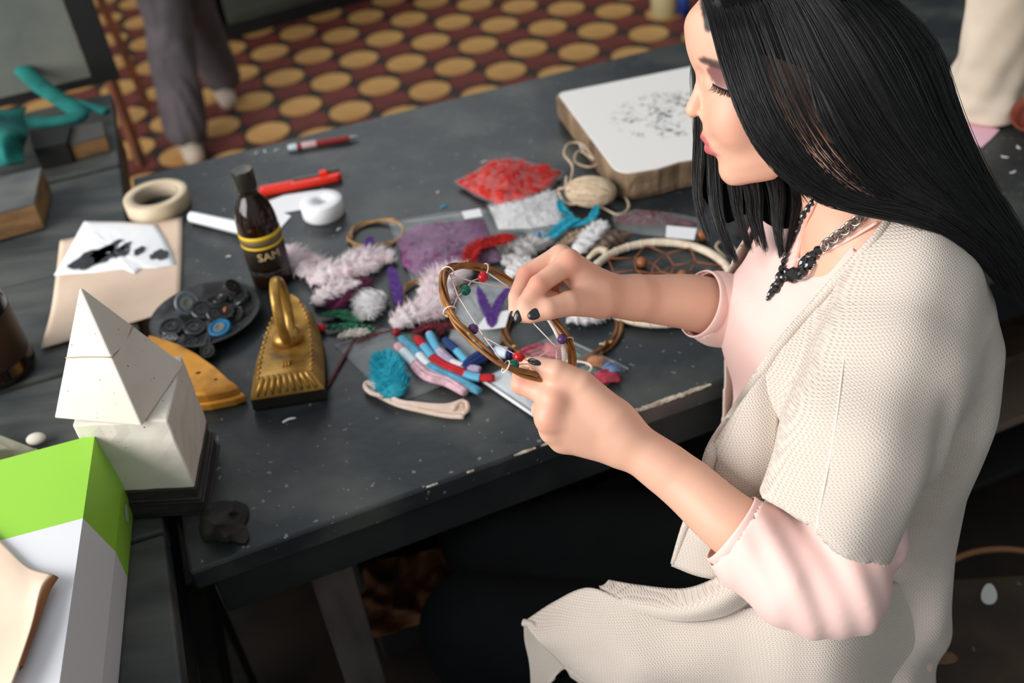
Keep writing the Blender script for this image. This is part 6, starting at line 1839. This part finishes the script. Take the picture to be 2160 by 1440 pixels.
for (x, y, rx, ry, an) in [(1727, 528, 9, 7, .6), (1719, 537, 9, 8, .5), (1709, 541, 9, 8, 0), (1700, 551, 16, 9, -.7), (1711, 556, 14, 8, -.75), (1693, 563, 9, 7, -.5), (1676, 580, 17, 13, -.4), (1693, 574, 10, 7, -.9),
                           (1661, 574, 8, 6, .8), (1655, 586, 9, 7, .2), (1645, 582, 10, 7, -.9), (1650, 566, 8, 6, -1.0), (1654, 551, 7, 5, -1.1), (1643, 598, 10, 8, -.7), (1633, 604, 9, 6, -.8), (1628, 617, 11, 6, -.9), (1638, 611, 8, 6, -.5), (1622, 626, 8, 4, -1.0),
                           (1659, 538, 7, 4, -1.1), (1664, 520, 9, 3, -1.2), (1669, 508, 7, 2.4, -1.2), (1681, 487, 11, 4.5, -1.2), (1688, 468, 10, 5, -1.1), (1697, 452, 10, 5.5, -.9), (1707, 438, 10, 6, -.8), (1714, 427, 7, 5, -.8)]:
    gem(x, y, rx * 1.3, ry * 1.4, an)
for k in range(18):
    t = k / 17
    x = 1718 - 62 * t + 6 * math.sin(t * 3.1) * 2; y = 558 + 40 * math.sin(t * 2.2) * .9 - 4 * t
    gem(x, y, 2.6, 2.6, 0, .005, M_steel, 'edge_bead')

# ================================================================ hoop held in both hands
M_hooptwig = mat('hoop_willow', (168, 114, 56), .34, c2=(112, 68, 30), vs=60, lo=.3, hi=.7, bump=.25, bs=220, bd=.001)
def hd(x, y): return 1.016 + .0008 * ((x - 1070) * .65 - (y - 680) * .76)
def HP(x, y, o=0.0): return D(x, y, hd(x, y) + o)
hp_px = [(934, 594), (942, 572), (961, 562), (988, 560), (1016, 565), (1048, 577), (1082, 596), (1118, 622), (1148, 652), (1176, 684), (1196, 715), (1206, 748), (1203, 778), (1182, 797), (1153, 799), (1122, 792), (1095, 784), (1069, 773), (1042, 756), (1011, 729), (984, 704), (963, 682), (949, 655), (938, 625)]
held = twig_ring('held_hoop', 'twisted willow hoop with beads and white thread held in both hands', HP(1070, 680), .08, M_hooptwig, r=.0028, seed=9, strands=4, bud_mat=M_willowpale, pts=np.array([HP(x, y) for x, y in hp_px]))
held['category'] = 'hoop'
def thread(px, r=.00065):
    pts = [HP(x, y) for x, y in px]
    out_ = [pts[0]]
    for a, b in zip(pts[:-1], pts[1:]): out_ += [a + (b - a) * .5, b]
    mesh_obj('thread', *tube(out_, r, 6), M_threadw, held)
for px in ([(950, 579), (994, 593), (1077, 608)], [(994, 593), (1019, 584), (1029, 575)], [(1029, 575), (1077, 608)], [(950, 579), (966, 624), (1021, 710), (1066, 771)], [(966, 624), (982, 612), (994, 593)],
           [(966, 624), (955, 650), (949, 655)], [(949, 655), (998, 694), (1021, 710)], [(1021, 710), (1095, 752), (1119, 764)], [(1066, 771), (1085, 768), (1128, 767)], [(1118, 674), (1174, 732)], [(1174, 732), (1132, 755)], [(1174, 732), (1174, 768)], [(1174, 732), (1194, 724), (1202, 724)]):
    thread(px)
for (x, y) in ((948, 577), (1029, 571), (948, 656), (1065, 773), (1198, 724)):
    c = HP(x, y); i = np.argmin([math.hypot(x - a, y - b) for a, b in hp_px])
    a_ = HP(*hp_px[i - 1]); b2 = HP(*hp_px[(i + 1) % len(hp_px)])
    mesh_obj('knot', *torus_geo(HP(*[(p + q_) / 2 for p, q_ in zip(hp_px[i], (x, y))]), .0064, .0007, b2 - a_, 20, 6), M_threadw, held)
for (x, y, m_, lab) in ((1019, 584, M_redbead, 0), (982, 612, M_greenbead, 0), (1095, 752, M_redbead, 0), (1084, 769, M_greenbead, 0), (1186, 715, M_purpbead, 0)):
    bead('bead', '', HP(x, y, -.005), .0056, m_, axis=CR * .9 - CU * .2 - CF * .5, parent=held)
cq = HP(998, 694, -.006)
pbx = mesh_obj('bead', *ellipsoid(cq, (.0056, .0056, .0056), np.array([CR, CU, -CF]), 8, 6), M_purpbead, held, smooth=False, bevel=.001)
mesh_obj('white_wrap', *tube([HP(x, y, -.002) for x, y in ((1150, 664), (1160, 678), (1170, 695), (1178, 712))], .0022, 7), M_threadw, held)
mesh_obj('white_wrap', *tube([HP(x, y, -.002) for x, y in ((1188, 730), (1190, 745), (1190, 760), (1186, 775))], .0026, 7), M_threadw, held)
tag(mesh_obj('needle', *tube([D(1178, 618, 1.062), D(1188, 630, 1.058), D(1198, 643, 1.054)], [.0007, .0007, .0002], 6), M_steel), 'thin steel needle held in the raised hand', 'needle')

# ================================================================ behind her: right of the table
M_cream2 = mat('cream_cast', (224, 208, 188), .9, c2=(206, 188, 166), vs=8)
cb0 = T(2075, 232)
rr = random.Random(12)
loops = []
NL = 40
for i, (z, r) in enumerate([(0, .078), (.006, .084), (.02, .076), (.035, .080), (.05, .068), (.07, .072), (.09, .062), (.12, .064), (.16, .060), (.2, .064), (.25, .066), (.31, .07), (.36, .07), (.37, .05)]):
    lp_ = []
    for k in range(NL):
        a = 2 * math.pi * k / NL
        w_ = 1 + .07 * math.sin(3 * a + z * 30) + .05 * math.sin(7 * a - z * 50 + 1) * (1 if z > .01 else .3)
        lp_.append((cb0[0] + r * w_ * math.cos(a), cb0[1] + r * w_ * math.sin(a) * .9, TZ + .0008 + z))
    loops.append(lp_)
v_, f_ = loft_loops(loops)
tag(mesh_obj('draped_cast', v_, f_, M_cream2, None, subd=1), 'cream draped cast standing on the table behind her hair', 'cast')
tag(flat_sheet('pink_paper', [(2030, 250), (2072, 262), (2108, 274), (2092, 292), (2070, 312), (2040, 288)], .001, mat('pink_paper', (240, 188, 204), .8)), 'scrap of pink paper under the cream cast', 'paper')
bwl = T(2182, 272)
tag(mesh_obj('clay_bowl', *lathe([(0, .004), (.02, .004), (.03, .015), (.036, .035), (.0345, .036), (.027, .016), (.018, .008), (0, .008)], bwl + np.array([0, 0, .012]), 36, (-.5, -.35, .8), closed_ends=False), mat('terracotta', (150, 72, 52), .6, c2=(120, 54, 40), vs=20)), 'small terracotta bowl tipped over at the right edge', 'bowl')
for k, (x, y) in enumerate(((2142, 75), (2150, 310), (2120, 330), (2136, 362))):
    flake(['white flake beside the cream cast', 'white flake in front of the clay bowl', 'white flake left of the clay bowl on the table', 'white flake nearest her hair at the right'][k], x, y, .012, .004, .5 + k, M_flake)
tag(mesh_obj('bottle_on_floor', *lathe([(0, 0), (.05, 0), (.055, .01), (.055, .12), (.03, .16), (.025, .2), (0, .2)], P(1400, 32, 0), 24), mat('cream_jug', (206, 188, 140), .6)), 'cream jug on the tiles beyond the table', 'jug')
tag(mesh_obj('blue_can', *lathe([(0, 0), (.03, 0), (.03, .08), (.026, .085), (0, .085)], P(1440, 28, 0), 20), mat('blue_tin', (40, 70, 150), .5)), 'small blue can on the tiles beside the cream jug', 'can')

# shelves under the right half of the table
M_board = mat('brown_board', (92, 66, 46), .7, c2=(58, 42, 32), vs=9, stretch=(1, 4, 1))
M_blackbox = mat('dark_crate', (24, 24, 22), .8)
sh = thing('shelf_rack', 'dark shelf rack under the right end of the table', 'shelf', (*(FL + EX * 1.25 + EY * .35), 0))
for (z, m_) in ((.64, M_board), (.50, M_board), (.34, mat('pale_board', (122, 104, 88), .7)), (.20, M_blackbox)):
    a = FL + EX * .78 + EY * .06; b = FL + EX * 1.9 + EY * .06
    mesh_obj('shelf_board', *prism([a, b, b + EY * .6, a + EY * .6], z, z + .018), m_, sh, smooth=False, bevel=.002)
for s in (.76, 1.9):
    a = FL + EX * s + EY * .06
    mesh_obj('side_panel', *prism([a, a + EX * .018, a + EX * .018 + EY * .6, a + EY * .6], .005, .655), M_blackbox, sh, smooth=False)
a = FL + EX * .80 + EY * .655
mesh_obj('back_panel', *prism([a, a + EX * 1.1, a + EX * 1.1 + EY * .012, a + EY * .012], .005, .655), M_blackbox, sh, smooth=False)
tag(mesh_obj('grey_folder', *prism([FL + EX * s + EY * t for s, t in ((.93, .09), (1.12, .08), (1.12, .26), (.93, .26))], .3585, .362), mat('folder', (150, 156, 152), .6), None, smooth=False), 'grey folder lying on the rack shelf behind her back', 'folder')
# stool she sits on
M_stool = mat('paint_spattered_board', (70, 54, 40), .75, c2=(46, 36, 28), vs=12, specks=(96, 100, 92), speck_s=42, speck_t=.70)
ZS = .405
st = thing('stool', 'paint spattered brown wooden stool she is sitting on', 'stool', (TX[1] + .12, TY[1], 0))
sq = [P(1962, 1222, ZS)[:2], P(2260, 1205, ZS)[:2], P(2420, 1560, ZS)[:2], P(1500, 1600, ZS)[:2], P(1480, 1330, ZS)[:2]]
mesh_obj('seat', *prism(sq[::-1], ZS - .035, ZS), M_stool, st, smooth=False, bevel=.004)
sc_c = np.mean(sq, 0)
for p in sq[:4]:
    q = sc_c + (np.array(p) - sc_c) * .8
    mesh_obj('leg', *box_geo((q[0], q[1], .005), .04, .04, ZS - .0405, .3), M_darkwood, st, smooth=False)
def on_seat(px, r, m_, nm, lab, cat):
    pl = []
    for k in range(14):
        a = 2 * math.pi * k / 14
        w_ = 1 + .07 * math.sin(3 * a + px[0])
        pl.append(P(px[0] + r[0] * w_ * math.cos(a), px[1] + r[1] * w_ * math.sin(a), ZS + .001)[:2])
    return tag(mesh_obj(nm, *prism(pl, ZS + .0006, ZS + .0022), m_, None, smooth=False), lab, cat)
on_seat((2086, 1254), (17, 22), M_flake, 'paint_blob', 'white dried paint blob on the stool seat', 'paint')
on_seat((1985, 1388), (36, 14), mat('dry_leaf', (122, 96, 64), .8, c2=(96, 74, 48), vs=40), 'dry_leaf', 'brown dry leaf on the stool seat', 'leaf')
hpn = [P(x, y, ZS + .006) for x, y in ((1966, 1235), (1990, 1195), (2040, 1168), (2100, 1158), (2160, 1162), (2230, 1180))]
tag(mesh_obj('embroidery_ring', *tube(catmull(hpn, 40), .005, 8), mat('ring_wood', (136, 92, 54), .5)), 'thin wooden ring section at the back of the stool', 'ring')

# ================================================================ under the table
tag(mesh_obj('low_crate', *prism([FL + EX * s + EY * t for s, t in ((.20, .34), (.74, .34), (.74, .64), (.20, .64))], .005, .26), M_blackbox, None, smooth=False, bevel=.005), 'dark crate standing on the floor under the table', 'crate')
gr = []
rr = random.Random(21)
for i in range(9):
    row_ = []
    for j in range(9):
        x = 765 + 245 * j / 8 + rr.uniform(-8, 8); y = 1345 - 165 * i / 8 - 45 * (j / 8) + rr.uniform(-8, 8)
        row_.append(P(x, y, .29 + abs(rr.gauss(0, .03))))
    gr.append(row_)
tag(mesh_obj('brown_paper', *patch_geo(gr, 50, 50), mat('brown_wrapping', (150, 100, 62), .8, c2=(100, 62, 36), vs=14), None, solid=.001), 'crumpled brown wrapping paper on the crate under the table', 'paper')
tag(mesh_obj('shade_panel', *prism([FL + EX * s + EY * t for s, t in ((-.05, .66), (.74, .66), (.74, .675), (-.05, .675))], .005, .60), M_blackbox, None, smooth=False), 'dark panel added for the deep shade behind the crate under the table', 'panel')  # upright board added to keep the space under the table dark

# ================================================================ bench clutter at the upper left
M_teal = mat('teal_cloth', (14, 122, 112), .85, c2=(6, 84, 80), vs=14)
tcl = thing('teal_cloth', 'teal cloth with a twisted strap thrown over the bench blocks', 'cloth', T(60, 240))
def TB(x, y, h): return T(x, y, h)
def strap(px, w):
    pts = catmull([TB(*q) for q in px], 40)
    return tube(pts, np.linspace(w, w * .8, 40), 8, flat=.5, up=(0, 0, 1))
mesh_obj('strap', *strap([(-40, 175, .05), (18, 128, .07), (40, 138, .07), (90, 185, .06), (150, 225, .045), (168, 245, .04), (120, 256, .04), (60, 258, .04), (-20, 258, .04)], .023), M_teal, tcl)
mesh_obj('strap', *strap([(120, 205, .05), (160, 218, .045), (195, 226, .04), (225, 236, .036)], .015), M_teal, tcl)
g = []
rr = random.Random(6)
for i in range(6):
    row_ = []
    for j in range(5):
        row_.append(TB(-90 + 36 * j + rr.uniform(-6, 6), 228 + 24 * i + rr.uniform(-6, 6), .036 + .05 * math.exp(-((i - 2.5) / 2) ** 2) * (1 if j < 4 else .1) + abs(rr.gauss(0, .008))))
    g.append(row_)
mesh_obj('folded_mass', *patch_geo(g, 30, 36), M_teal, tcl, solid=.003)
M_blocktop = mat('grey_block_top', (104, 104, 100), .7, c2=(76, 78, 78), vs=12)
M_woodside = mat('raw_wood_side', (142, 106, 66), .8, c2=(104, 74, 44), vs=16, stretch=(1, 1, 4))
def block(label, px, h, m_top, m_side):
    pl = [P(x, y, TZ + h)[:2] for x, y in px]
    c = np.mean(pl, 0)
    th = thing('print_block', label, 'block', (*c, TZ))
    mesh_obj('wood', *prism(pl, TZ + .0005, TZ + h - .004), m_side, th, smooth=False, bevel=.002)
    mesh_obj('face', *prism([c + (q - c) * .995 for q in pl], TZ + h - .0038, TZ + h), m_top, th, smooth=False, bevel=.001)
    return th
block('large wooden printing block with a grey top at the left edge', [(-120, 480), (72, 428), (88, 352), (-80, 392)][::1], .052, M_blocktop, M_woodside)
block('black printing block under the teal strap', [(70, 315), (140, 300), (150, 262), (60, 275)], .045, M_blackbox, M_blackbox)
block('small raw wooden block beside the bench corner', [(146, 305), (222, 285), (216, 255), (150, 268)], .036, mat('dusty_top', (70, 68, 66), .8), M_woodside)

# ================================================================ person standing far behind, easel leg
sp0 = P(408, 322, 0); sp1 = P(478, 208, 0)
far = thing('person', 'standing person seen from the legs down in grey trousers behind the table', 'person', (sp0[0], sp0[1], 0))
hipc = (sp0 + sp1) / 2 + np.array([.0, .05, .88])
M_greytr = mat('grey_trousers', (96, 88, 92), .9, c2=(70, 65, 68), vs=6)
def f_fl(p, g=0.0):
    f = None
    for s_, sx in ((sp0, -.07), (sp1, .07)):
        k = np.array([(s_[0] + hipc[0]) / 2, (s_[1] + hipc[1]) / 2, .48]); hj = hipc + np.array([sx, sx * .5, 0])
        c = chain(p, [np.array([s_[0], s_[1], .10]), k, hj], [.078 + g, .085 + g, .10 + g], .01)
        f = c if f is None else smin(f, c, .03)
    an_ = np.arctan2(p[:, 1] - sp0[1], p[:, 0] - sp0[0])
    return f + .006 * np.sin(an_ * 9 + p[:, 2] * 3)
Vz, Fz = surfnets(f_fl, (sp0[0] - .3, sp0[1] - .3, .05), (sp1[0] + .35, sp1[1] + .35, 1.02), .012)
mesh_obj('trousers', smooth_mesh(Vz, Fz, 2, .5), Fz, M_greytr, far)['label'] = 'loose grey trousers'
def f_up(p):
    f = chain(p, [hipc + [0, 0, .05], hipc + [0, 0, .30], hipc + [0, 0, .50]], [.13, .15, .12], .05)
    f = smin(f, cap(p, hipc + [0, 0, .5], hipc + [0, 0, .62], .055, .05), .04)
    f = smin(f, ell(p, hipc + [0, 0, .72], (.078, .095, .115)), .02)
    for s_ in (-1, 1):
        f = smin(f, chain(p, [hipc + [s_ * .17, 0, .48], hipc + [s_ * .22, -.02, .22], hipc + [s_ * .2, -.12, .02]], [.055, .045, .032], .02), .03)
    for s_ in (sp0, sp1):
        f = np.minimum(f, cap(p, np.array([s_[0], s_[1], .06]), np.array([s_[0], s_[1], .12]), .035, .035))
    return f
Vz, Fz = surfnets(f_up, hipc + [-.42, -.35, -.90], hipc + [.42, .35, .90], .016)
bo = mesh_obj('body', smooth_mesh(Vz, Fz, 2, .5), Fz, mat('dark_shirt_and_skin', (44, 42, 44), .9), far)
for s_ in (sp0, sp1):
    Vq, Fq = surfnets(lambda p: np.maximum(cap(p, np.array([s_[0] - .02, s_[1] + .05, .035]), np.array([s_[0] + .03, s_[1] - .10, .03]), .045, .036), .003 - p[:, 2]), (s_[0] - .15, s_[1] - .2, -.02), (s_[0] + .15, s_[1] + .15, .12), .01)
    mesh_obj('shoe', Vq, Fq, mat('pale_shoe', (196, 178, 160), .7), far)
ez = thing('easel', 'paint stained wooden easel legs beside the standing person', 'easel', P(300, 345, 0))
M_easel = mat('stained_wood', (128, 72, 44), .7, c2=(70, 52, 44), vs=9, stretch=(3, 3, 1))
e_f = P(300, 350, 0)
for (fx_, fy_, tx_, ty_) in ((0, 0, -.10, .25), (-.28, .10, -.16, .25), (-.10, .55, -.13, .30)):
    mesh_obj('leg', *tube([e_f + np.array([fx_, fy_, .003]), e_f + np.array([(fx_ + tx_) / 2, (fy_ + ty_) / 2, .7]), e_f + np.array([tx_, ty_, 1.4])], .022, 4), M_easel, ez, smooth=False)
mesh_obj('crossbar', *tube([e_f + np.array([-.04, .05, .35]), e_f + np.array([-.26, .13, .35])], .018, 4), M_easel, ez, smooth=False)
